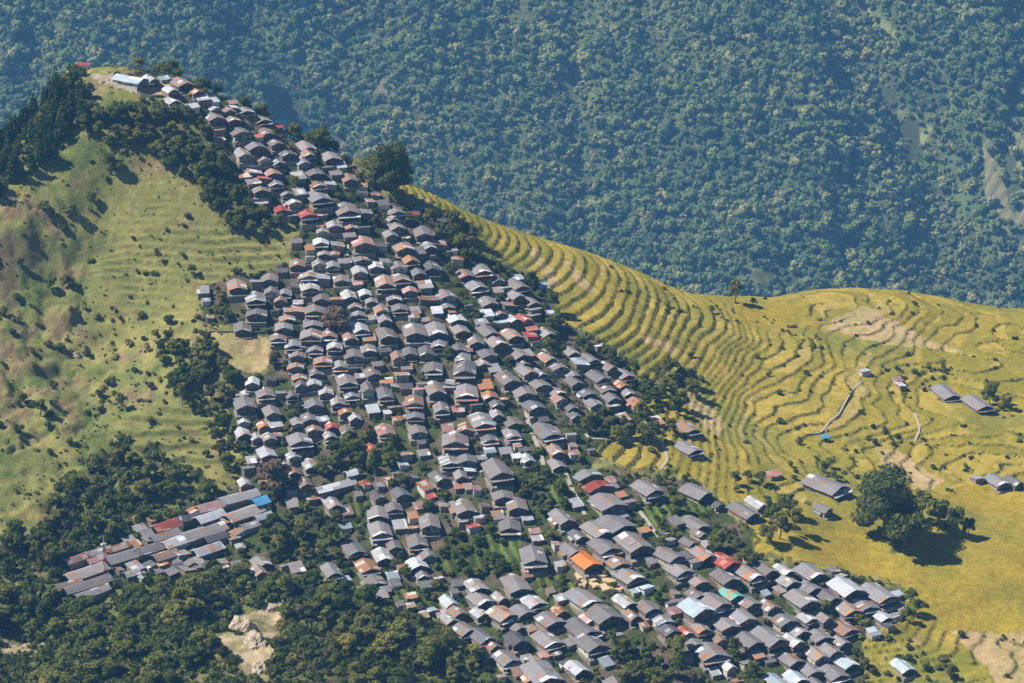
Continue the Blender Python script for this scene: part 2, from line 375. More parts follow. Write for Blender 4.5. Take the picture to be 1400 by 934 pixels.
def blur(a, n):
    for _ in range(n):
        a = (np.roll(a, 1, 0) + np.roll(a, -1, 0) + np.roll(a, 1, 1) + np.roll(a, -1, 1) + 4 * a) / 8
    return a
def build_ground():
    step = 0.68
    xs = np.arange(NX0, NX1 + step, step); ys = np.arange(NY0, NY1 + step, step)
    # base heights on a coarse net, then refined
    cs = 3.4
    cx = np.arange(NX0 - 8, NX1 + 12, cs); cy = np.arange(NY0 - 8, NY1 + 12, cs)
    CX, CY = np.meshgrid(cx, cy)
    CZ = tps(CX, CY)
    X, Y = np.meshgrid(xs, ys)
    def up(Cz):
        fx = (X - cx[0]) / cs; fy = (Y - cy[0]) / cs
        ix = np.floor(fx).astype(int); iy = np.floor(fy).astype(int); fx -= ix; fy -= iy
        def cub(a, b, c, d, t): return b + 0.5 * t * (c - a + t * (2 * a - 5 * b + 4 * c - d + t * (3 * (b - c) + d - a)))
        rows = []
        for j in range(-1, 3):
            q = [Cz[np.clip(iy + j, 0, len(cy) - 1), np.clip(ix + i, 0, len(cx) - 1)] for i in range(-1, 3)]
            rows.append(cub(*q, fx))
        return cub(*rows, fy)
    Z0 = up(CZ)
    w = blendw(X, Y); Z0 = w * Z0 + (1 - w) * valley(X, Y)
    U, V, D = proj(X, Y, Z0)
    rice = layer(U, V, [RICE], 3, 1); vil = layer(U, V, [VILLAGE], 4, 2)
    smf = blur(layer(U, V, SMOOTHF, 3, 3), 14); tan = layer(U, V, TAN, 2.5, 4); lter = blur(layer(U, V, LTER, 9, 5), 60)
    yard = layer(U, V, [YARD], 1.0, 6); track = layer(U, V, [TRACK], 2.0, 7)
    scrub = layer(U, V, SCRUB, 9, 8); bare = layer(U, V, BARE, 4, 9); gf = layer(U, V, GREENF, 3, 10); wf = layer(U, V, WOODFLOOR, 6, 12)
    rice = rice * (1 - vil * (1 - np.minimum(smf * 2, 1)))
    # broken ground on the wild slopes
    wild = (1 - rice) * (1 - vil * 0.75) * (1 - 0.6 * lter)
    Z = Z0 + wild * (2.6 * fbm(X / 26.0, Y / 26.0, 21, 4) + 0.35 * fbm(X / 3.0, Y / 3.0, 22, 3)) + scrub * 1.6 * fbm(X / 8.0, Y / 8.0, 23, 4)
    # terraces: level treads with steep banks along the contours
    ZB = -318.0
    def terr(Zb, s, wob, frac, keep, seed, fine=None):
        fine = fine or s
        wob = wob * (0.35 + 0.65 * smooth(30.0, 70.0, X))
        wv = wob * fbm(X / 40.0, Y / 40.0, seed, 2) + 0.10 * fbm(X / 5.0, Y / 5.0, seed + 5, 2)
        q = np.where(Zb > ZB, (Zb - ZB) / s, (Zb - ZB) / fine) + wv
        f = q - np.floor(q)
        r = smooth(1 - frac, 1.0, f)
        qq = np.floor(q) + r * (1 - keep) + keep * f - wv
        return np.where(qq > 0, qq * s, qq * fine) + ZB, r * (1 - r) * 4 * (1 - keep), np.floor(q)
    right = smooth(55.0, 85.0, X)
    ZT = Z0 + right * (1.7 * fbm(X / 34.0, Y / 34.0, 36, 3))
    soft = np.clip((0.24 - 0.19 * right) + (0.35 + 0.55 * right) * fbm(X / 17.0, Y / 17.0, 35, 3), 0.08, 0.95)
    soft = np.where(layer(U, V, [TAN[0]], 2.5, 4) > 0.5, 0.1, soft)
    Zr, bank, idx = terr(ZT, 1.4, 0.6, 0.10, soft, 31, 0.82)
    Zr2, bank2, idx2 = terr(Z0, 0.85, 0.6, 0.25, 0.45, 32)
    Zl, bankl, idxl = terr(Z0 + 1.2 * fbm(X / 30.0, Y / 30.0, 21, 3), 1.9, 1.1, 0.24, np.clip(0.45 + 0.9 * fbm(X / 15.0, Y / 15.0, 37, 3), 0.15, 1.0), 33)
    a = rice * (1 - smf)
    Z = Z * (1 - a) + Zr * a
    mm = smf * rice; Z = Z * (1 - mm) + (ZT + 0.2 * (Zr2 - Z0)) * mm
    Z = Z * (1 - lter) + Zl * lter
    vt, bankv, _ = terr(Z0, 2.0, 0.5, 0.2, 0.25, 34)
    Z = np.where((vil > 0.5) & (rice < 0.5), 0.4 * Z + 0.6 * vt, Z)
    crop = a * (1 - tan)
    Z = Z + crop * 0.16 * (vnoise(X / 0.7, Y / 0.7, 41)) + rice * 0.05 * vnoise(X / 0.7, Y / 0.7, 42)
    # colours (albedos, with some shade in the terrace banks)
    n1 = fbm(X / 18.0, Y / 18.0, 51, 4); n2 = fbm(X / 5.0, Y / 5.0, 52, 4); n3 = vnoise(X / 1.1, Y / 1.1, 53)
    def c3(*c): return np.array(c)[None, None, :]
    def lerp(A, B, t): return A * (1 - t[..., None]) + B * t[..., None]
    grass = lerp(c3(0.112, 0.138, 0.038), c3(0.245, 0.222, 0.074), np.clip(0.50 + 0.45 * n1 + 0.50 * n2, 0, 1))
    grass = lerp(grass, c3(0.20, 0.145, 0.085), np.clip(fbm(X / 9.0, Y / 9.0, 54, 3) * 1.2 - 0.25, 0, 0.7))
    C = lerp(grass, c3(0.17, 0.11, 0.075), scrub * np.clip(0.25 + 0.7 * n2, 0, 0.75))
    C = lerp(C, c3(0.085, 0.100, 0.030), wf * np.clip(0.65 + 0.4 * n2, 0, 0.95))
    C = lerp(C, c3(0.205, 0.192, 0.060), lter * 0.6)
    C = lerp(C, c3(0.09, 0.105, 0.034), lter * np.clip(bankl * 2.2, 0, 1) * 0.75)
    C = lerp(C, c3(0.12, 0.15, 0.04), gf * 0.8)
    hue = _h(idx, np.round((X + 30 * fbm(X / 60., Y / 60., 61, 2)) / 17.0), 62)
    gold = lerp(c3(0.205, 0.178, 0.022), c3(0.350, 0.262, 0.048), np.clip(hue * 1.1 - 0.15 + 0.35 * n2 + 0.25 * n1 + 0.1, 0, 1))
    gold = lerp(gold, c3(0.13, 0.14, 0.025), np.clip(n2 * 0.8 - 0.25, 0, 0.8))
    gold = lerp(gold, c3(0.155, 0.165, 0.030), np.clip(fbm(X / 26.0, Y / 26.0, 66, 3) * 0.9 - 0.1, 0, 0.75))
    C = lerp(C, gold, rice)
    C = lerp(C, c3(0.33, 0.26, 0.10), rice * (hue > 0.93) * (1 - smf) * np.clip(0.3 + n2, 0, 0.6))
    C = lerp(C, c3(0.30, 0.225, 0.028) + 0 * C, smf * rice * np.clip(0.6 + 0.5 * n1, 0, 1))
    C = lerp(C, c3(0.035, 0.055, 0.016), a * np.clip(bank * 2.0, 0, 1) * 0.95)  # dark green bank plants, with the banks' shade put into the colour too
    tanc = lerp(c3(0.42, 0.30, 0.17), c3(0.33, 0.26, 0.12), np.clip(0.5 + 0.8 * n2, 0, 1))
    C = lerp(C, tanc, tan * 0.85)
    C = lerp(C, c3(0.08, 0.085, 0.025), tan * a * np.clip(bank * 1.4, 0, 1))  # banks of the tan steps: plants and shade in one dark tone
    fld = layer(U, V, [TAN[6]], 2.0, 4)
    C = lerp(C, c3(0.28, 0.235, 0.10), fld * np.clip(0.7 + 0.6 * n1, 0, 1))
    vg = lerp(c3(0.125, 0.095, 0.068), c3(0.055, 0.070, 0.022), np.clip(0.82 + 0.7 * n1 + 0.8 * n2, 0, 1))
    C = lerp(C, vg, vil * (1 - np.minimum(smf * 2, 1)))
    plots = layer(U, V, PLOTS, 2.0, 15)
    rows = np.clip(0.5 + 0.9 * np.sin((X * 0.97 + Y * 0.25) * 2.2 + 1.5 * n1), 0, 1)
    C = lerp(C, lerp(c3(0.045, 0.068, 0.020), c3(0.125, 0.155, 0.036), rows) * (0.85 + 0.4 * n1[..., None]), plots)
    Z = Z + plots * 0.35 * rows
    C = lerp(C, c3(0.36, 0.25, 0.16), yard); C = lerp(C, c3(0.33, 0.29, 0.22), track)
    C = lerp(C, c3(0.37, 0.29, 0.19), bare * np.clip(0.75 + 0.7 * n2, 0, 1))
    C = C * (1 + 0.16 * n3[..., None])
    ny, nx = X.shape
    vid = np.arange(nx * ny).reshape(ny, nx)
    quads = np.stack([vid[:-1, :-1], vid[:-1, 1:], vid[1:, 1:], vid[1:, :-1]], -1).reshape(-1, 4)
    reg = np.zeros((ny, nx), int); reg[vil > 0.5] = 1; reg[rice > 0.5] = 2; reg[(smf > 0.5) & (rice > 0.5)] = 3
    fr = reg[:-1, :-1].ravel()
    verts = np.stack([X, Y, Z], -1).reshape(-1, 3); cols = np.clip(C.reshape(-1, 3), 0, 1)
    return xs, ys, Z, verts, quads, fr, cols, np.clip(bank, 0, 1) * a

def ground_mat(name, fine=1.6, bump_s=0.6):
    t = NT(name); ge = t.n("NewGeometry")
    at = t.n("Attribute", attribute_name="tone")
    a = t.noise((ge, 0), fine, 4.0, 0.7); b = t.noise((ge, 0), 0.35, 4.0, 0.65)
    f = t.math('ADD', t.math('MULTIPLY', a, 0.9), t.math('MULTIPLY', b, 0.7))
    g = t.n("HueSaturation"); t.l((at, "Color"), g.inputs["Color"]); t.l(t.math('ADD', f, 0.2), g.inputs["Value"])
    d = t.noise((ge, 0), fine * 0.9, 3.0, 0.7); e = t.noise((ge, 0), fine * 0.33, 3.0, 0.7)
    c = t.mix(t.math('MULTIPLY', t.math('SUBTRACT', d, 0.52), 6.0, True), (g, 0), (0.62, 0.74, 0.60), 'MULTIPLY')
    c = t.mix(t.math('MULTIPLY', t.math('SUBTRACT', e, 0.56), 7.0, True), c, (1.22, 1.02, 0.86), 'MULTIPLY')
    return t.finish(c, 0.95, 0.05, t.math('ADD', a, b), bump_s, 0.5)
M_ground = ground_mat("hillside_ground")
GXS, GYS, GZ, gv, gq, gr, gc, GBANK = build_ground()
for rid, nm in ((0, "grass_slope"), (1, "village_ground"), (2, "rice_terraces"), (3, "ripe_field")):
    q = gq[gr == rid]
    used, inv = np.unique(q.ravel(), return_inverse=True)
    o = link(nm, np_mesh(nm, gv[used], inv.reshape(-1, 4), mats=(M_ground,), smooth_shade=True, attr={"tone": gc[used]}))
    tag(o, kind="structure")
def hz(x, y):
    fx = np.clip((np.asarray(x, float) - GXS[0]) / (GXS[1] - GXS[0]), 0, len(GXS) - 1.001)
    fy = np.clip((np.asarray(y, float) - GYS[0]) / (GYS[1] - GYS[0]), 0, len(GYS) - 1.001)
    ix = fx.astype(int); iy = fy.astype(int); fx = fx - ix; fy = fy - iy
    return (GZ[iy, ix] * (1 - fx) + GZ[iy, ix + 1] * fx) * (1 - fy) + (GZ[iy + 1, ix] * (1 - fx) + GZ[iy + 1, ix + 1] * fx) * fy
DS = np.arange(590.0, 1000.0, 0.5)
def at(u, v, lift=0.0):
    """Where the sight line through a photo pixel meets the ground (or LIFT metres above it)."""
    a = (467.0 - v) / F
    x = (u - 700.0) / F * DS; y = DS * (cp + sp * a); z = DS * (-sp + cp * a)
    below = z < hz(x, y) + lift
    k = int(np.argmax(below)) if below.any() else int(np.argmin(z - hz(x, y)))
    return float(x[k]), float(y[k]), float(hz(x[k], y[k])), float(DS[k])

# ------------------------------------------------------------------ valley and far mountainside
def build_valley():
    xs = np.arange(-2200, 2201, 22.0); ys = np.arange(-300, 4300, 22.0)
    X, Y = np.meshgrid(xs, ys)
    w = blendw(X, Y)
    ins = (X > NX0 - 230) & (X < NX1 + 230) & (Y > NY0 - 230) & (Y < NY1 + 260)
    Zn = np.zeros_like(X); Zn[ins] = tps(X[ins], Y[ins])
    Z = w * Zn + (1 - w) * valley(X, Y)
    core = (X > NX0 - 1) & (X < NX1 + 1) & (Y > NY0 - 1) & (Y < NY1 + 1)
    Z[core] -= 16.0
    ny, nx = X.shape; vid = np.arange(nx * ny).reshape(ny, nx)
    q = np.stack([vid[:-1, :-1], vid[:-1, 1:], vid[1:, 1:], vid[1:, :-1]], -1).reshape(-1, 4)
    c = np.zeros((nx * ny, 3)) + np.array([0.075, 0.085, 0.035])
    return np_mesh("valley_ground", np.stack([X, Y, Z], -1).reshape(-1, 3), q, mats=(M_ground,), smooth_shade=True, attr={"tone": c})
FY0, FY1, FXM = 1990.0, 2760.0, 720.0
CLEAR = [([(1160, 3), (1185, 5), (1245, 55), (1215, 60), (1170, 30)], (0.22, 0.23, 0.08)), ([(1222, 150), (1275, 155), (1270, 205), (1230, 195)], (0.26, 0.27, 0.09)), ([(1335, 205), (1390, 165), (1440, 170), (1440, 330), (1360, 320), (1345, 260)], (0.22, 0.20, 0.10)),
         ([(745, 118), (785, 112), (790, 140), (750, 145)], (0.22, 0.18, 0.10)), ([(655, 5), (725, -10), (725, 35), (670, 35)], (0.12, 0.13, 0.05)), ([(500, 105), (530, 108), (535, 135), (515, 138)], (0.17, 0.15, 0.08)),
         ([(1010, 372), (1080, 368), (1110, 392), (1020, 398)], (0.14, 0.15, 0.05)), ([(1380, 10), (1420, 5), (1420, 60), (1390, 60)], (0.12, 0.13, 0.05))]
def far_z(x, y): return valley(x, y)
def build_far():
    xs = np.arange(-FXM - 60, FXM + 61, 5.0); ys = np.arange(FY0 - 30, FY1 + 40, 5.0)
    X, Y = np.meshgrid(xs, ys); Z = far_z(X, Y) + 1.2
    U, V, D = proj(X, Y, Z)
    C = np.zeros(X.shape + (3,)) + np.array([0.085, 0.110, 0.042]) * (1 + 0.35 * fbm(X / 11.0, Y / 11.0, 120, 2))[..., None]
    for poly, col in CLEAR:
        m = layer(U, V, [poly], 9, 77) > 0.5
        band = 0.5 + 0.5 * np.sin(Z / 1.1)
        C[m] = np.array(col) * (0.55 + 0.6 * band[m])[:, None]
    ny, nx = X.shape; vid = np.arange(nx * ny).reshape(ny, nx)
    q = np.stack([vid[:-1, :-1], vid[:-1, 1:], vid[1:, 1:], vid[1:, :-1]], -1).reshape(-1, 4)
    return np_mesh("mountainside", np.stack([X, Y, Z], -1).reshape(-1, 3), q, mats=(M_ground,), smooth_shade=True, attr={"tone": C.reshape(-1, 3)})
tag(link("valley_ground", build_valley()), kind="structure")
tag(link("mountainside", build_far()), kind="structure")

# ------------------------------------------------------------------ foliage
_t = (1 + 5 ** 0.5) / 2
ICO_V = np.array([(-1, _t, 0), (1, _t, 0), (-1, -_t, 0), (1, -_t, 0), (0, -1, _t), (0, 1, _t), (0, -1, -_t), (0, 1, -_t), (_t, 0, -1), (_t, 0, 1), (-_t, 0, -1), (-_t, 0, 1)]) / math.sqrt(1 + _t * _t)
ICO_F = np.array([(0, 11, 5), (0, 5, 1), (0, 1, 7), (0, 7, 10), (0, 10, 11), (1, 5, 9), (5, 11, 4), (11, 10, 2), (10, 7, 6), (7, 1, 8), (3, 9, 4), (3, 4, 2), (3, 2, 6), (3, 6, 8), (3, 8, 9), (4, 9, 5), (2, 4, 11), (6, 2, 10), (8, 6, 7), (9, 8, 1)])

def foliage(seed, lobes, n, leaf, core=0.82, jitter=0.6):
    """Leaf-sized faces spread over uneven lobes (centre, radius, squash); returns verts, quads, tris, tint."""
    g = np.random.default_rng(seed)
    V, Q, T, A = [], [], [], []
    base = 0
    wts = np.array([l[1] ** 2 for l in lobes]); wts = wts / wts.sum()
    cnt = g.multinomial(n, wts)
    for (c, r, sq), k in zip(lobes, cnt):
        c = np.array(c); tone = g.uniform(0.15, 0.85)
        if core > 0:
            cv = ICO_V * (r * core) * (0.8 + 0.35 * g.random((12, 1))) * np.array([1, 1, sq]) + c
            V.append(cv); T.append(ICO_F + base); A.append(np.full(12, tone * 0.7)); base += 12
        if k == 0: continue
        d = g.normal(size=(k, 3)); d[:, 2] = np.where(d[:, 2] < -0.3 * np.abs(d[:, 0]), -d[:, 2] * 0.6, d[:, 2]); d /= np.linalg.norm(d, axis=1)[:, None]
        p = c + d * np.array([1, 1, sq]) * r * g.uniform(0.78, 1.12, (k, 1))
        nn = d + jitter * g.normal(size=(k, 3)); nn /= np.linalg.norm(nn, axis=1)[:, None]
        a = np.cross(nn, g.normal(size=(k, 3))); a /= np.linalg.norm(a, axis=1)[:, None]; b = np.cross(nn, a)
        s = leaf * g.uniform(0.55, 1.35, (k, 1)); s2 = s * g.uniform(0.5, 0.9, (k, 1))
        quad = np.stack([p - a * s, p - b * s2 + nn * s * 0.2, p + a * s, p + b * s2 - nn * s * 0.1], 1).reshape(-1, 3)
        V.append(quad); Q.append(np.arange(4 * k).reshape(-1, 4) + base); base += 4 * k
        A.append(np.repeat(np.clip(tone + g.normal(0, 0.16, k), 0, 1), 4))
    return np.concatenate(V), np.concatenate(Q) if Q else None, np.concatenate(T) if T else None, np.concatenate(A)

def crown_lobes(seed, h, r, n, low=0.3, round_=1.0):
    g = random.Random(seed); L = []
    L.append(((0, 0, h * 0.62), r * 0.62, 0.95 * round_))
    for i in range(n):
        t = i * 2.4 + g.uniform(-.4, .4); zz = g.uniform(low, 0.92)
        rad = r * (0.66 if zz < 0.7 else 0.40) * g.uniform(0.75, 1.1)
        L.append(((math.cos(t) * rad * g.uniform(.85, 1.25), math.sin(t) * rad * g.uniform(.85, 1.25), h * zz), r * g.uniform(0.22, 0.44), g.uniform(0.7, 1.0)))
    return L

def trunk_mesh(seed, h, r, mat=None):
    m = MB(); g = random.Random(seed)
    p = Vector((0, 0, -0.8)); rr = r
    for i in range(4):
        q = p + Vector((g.uniform(-.12, .12) * h / 5, g.uniform(-.12, .12) * h / 5, h * 0.62 / 4 + (0.2 if i == 0 else 0)))
        m.bar(p, q, rr, rr * 0.8, 7); p = q; rr *= 0.8
        if i >= 1:
            for k in range(2):
                t = g.uniform(0, 6.28); m.bar(p, p + Vector((math.cos(t) * h * .2, math.sin(t) * h * .2, h * .17)), rr * .6, rr * .2, 5)
    return m.mesh("trunk", mat or M_bark)

# unit trees are 6 m tall; scaled where they stand
TREE_K = []
for s in range(9):
    g = random.Random(100 + s)
    r = g.uniform(2.1, 3.0); hh = 6.0
    v, q, t, a = foliage(200 + s, crown_lobes(300 + s, hh, r, g.randint(8, 13), 0.30), 900, 0.30)
    TREE_K.append((np_mesh("crown", v, q, t, (L_tree,), attr={"tint": a}), trunk_mesh(s, hh, 0.20)))
CON_K = []
for s in range(5):
    g = random.Random(500 + s); L = []
    for k in range(9):
        zz = k / 8; rad = 1.35 * (1 - zz) ** 0.8 + 0.12
        for j in range(max(1, int(4 * (1 - zz)) + 1)):
            t = g.uniform(0, 6.28); L.append(((math.cos(t) * rad * .6, math.sin(t) * rad * .6, 1.0 + zz * 4.9), rad * .62, 0.6))
    v, q, t, a = foliage(520 + s, L, 650, 0.26)
    CON_K.append((np_mesh("crown", v, q, t, (L_conifer,), attr={"tint": a}), trunk_mesh(40 + s, 6.0, 0.16)))
SHR_K = []
for s in range(7):
    g = random.Random(700 + s); L = []
    for k in range(g.randint(4, 7)):
        t = g.uniform(0, 6.28); rr = g.uniform(0.2, 1.0)
        L.append(((math.cos(t) * rr, math.sin(t) * rr, g.uniform(0.35, 1.1)), g.uniform(0.5, 0.85), g.uniform(0.7, 1.0)))
    v, q, t, a = foliage(720 + s, L, 330, 0.24)
    stems = MB()
    for k in range(4):
        tt = g.uniform(0, 6.28); stems.bar((0, 0, -.4), (math.cos(tt) * .6, math.sin(tt) * .6, .9), .05, .02, 4)
    SHR_K.append((np_mesh("leaves", v, q, t, (L_shrub,), attr={"tint": a}), stems.mesh("stem", M_bark)))
# the great tree of the terraces: many overlapping masses of leaves
def big_tree_mesh(seed, h, r, n, leaf, nleaf):
    v, q, t, a = foliage(seed, crown_lobes(seed + 1, h, r, n, 0.22), nleaf, leaf)
    return np_mesh("crown", v, q, t, (L_tree,), attr={"tint": a}), trunk_mesh(seed, h, r * 0.07)

def merged(templ, pos, scl, rot, tint, sq=None):
    """Many copies of small templates in one mesh (for stuff)."""
    Vs, Qs, Ts, As = [], [], [], []; base = 0
    which = np.arange(len(pos)) % len(templ)
    for k, (v, q, t, a) in enumerate(templ):
        i = np.where(which == k)[0]
        if not len(i): continue
        c, s = np.cos(rot[i])[:, None], np.sin(rot[i])[:, None]
        X = (v[None, :, 0] * c - v[None, :, 1] * s); Y = (v[None, :, 0] * s + v[None, :, 1] * c)
        Zz = np.repeat(v[None, :, 2], len(i), 0)
        P = np.stack([X, Y, Zz * (1 if sq is None else sq[i][:, None])], -1) * scl[i][:, None, None] + pos[i][:, None, :]
        n = v.shape[0]; offs = (np.arange(len(i)) * n + base)[:, None, None]
        Vs.append(P.reshape(-1, 3))
        if q is not None: Qs.append((q[None] + offs).reshape(-1, 4))
        if t is not None: Ts.append((t[None] + offs).reshape(-1, 3))
        As.append(np.clip(tint[i][:, None] + (a[None] - 0.5) * 0.45, 0, 1).ravel()); base += n * len(i)
    return np.concatenate(Vs), np.concatenate(Qs) if Qs else None, np.concatenate(Ts) if Ts else None, np.concatenate(As)

def build_forest():
    g = np.random.default_rng(5)
    sp_ = 5.0
    gx, gy = np.meshgrid(np.arange(-FXM, FXM, sp_), np.arange(FY0, FY1, sp_ * 0.82))
    x = (gx + g.uniform(-.48, .48, gx.shape) * sp_).ravel(); y = (gy + g.uniform(-.48, .48, gx.shape) * sp_).ravel()
    z = far_z(x, y)
    U, V, D = proj(x, y, z)
    keep = g.random(len(x)) > 0.05
    keep &= (V > -110) & (V < 520) & (U > -260) & (U < 1660)
    for poly, col in CLEAR: keep &= ~((layer(U, V, [poly], 9, 77) > 0.5) & (g.random(len(x)) > 0.30))
    x, y, z = x[keep], y[keep], z[keep]
    n = len(x)
    dens = fbm(x / 45.0, y / 45.0, 88, 3)
    zone_ = smooth(0.15, 0.6, fbm(x / 120.0, y / 120.0, 101, 3))
    s = (1 - 0.22 * zone_) * np.clip(g.lognormal(-0.16, 0.42, n), 0.34, 1.8) * (1.0 + 0.22 * dens)
    tint = np.clip(0.40 + 0.16 * zone_ + 0.20 * fbm(x / 60.0, y / 60.0, 90, 3) + 0.22 * fbm(x / 14.0, y / 14.0, 93, 2) + g.normal(0, 0.20, n), 0, 1)
    templ = []
    for k in range(14):
        gg = random.Random(900 + k); h = gg.uniform(7.5, 11); r = gg.uniform(3.2, 4.6)
        L = [((0, 0, h * .6), r * .72, 1.1)]
        for i in range(gg.randint(4, 6)):
            t = i * 1.9 + gg.uniform(-.4, .4); rad = r * gg.uniform(.35, .7)
            L.append(((math.cos(t) * rad, math.sin(t) * rad, h * gg.uniform(.45, .92)), r * gg.uniform(.30, .48), gg.uniform(.8, 1.1)))
        templ.append(foliage(950 + k, L, 64, 0.68, 0.9))
    v, q, t, a = merged(templ, np.stack([x, y, z - 1.0], -1), s, g.uniform(0, 6.28, n), tint)
    return np_mesh("forest", v, q, t, (L_wood,), attr={"tint": a})
tag(link("forest", build_forest()), "dense forest of countless crowns covering the far mountainside", None, None, "stuff")

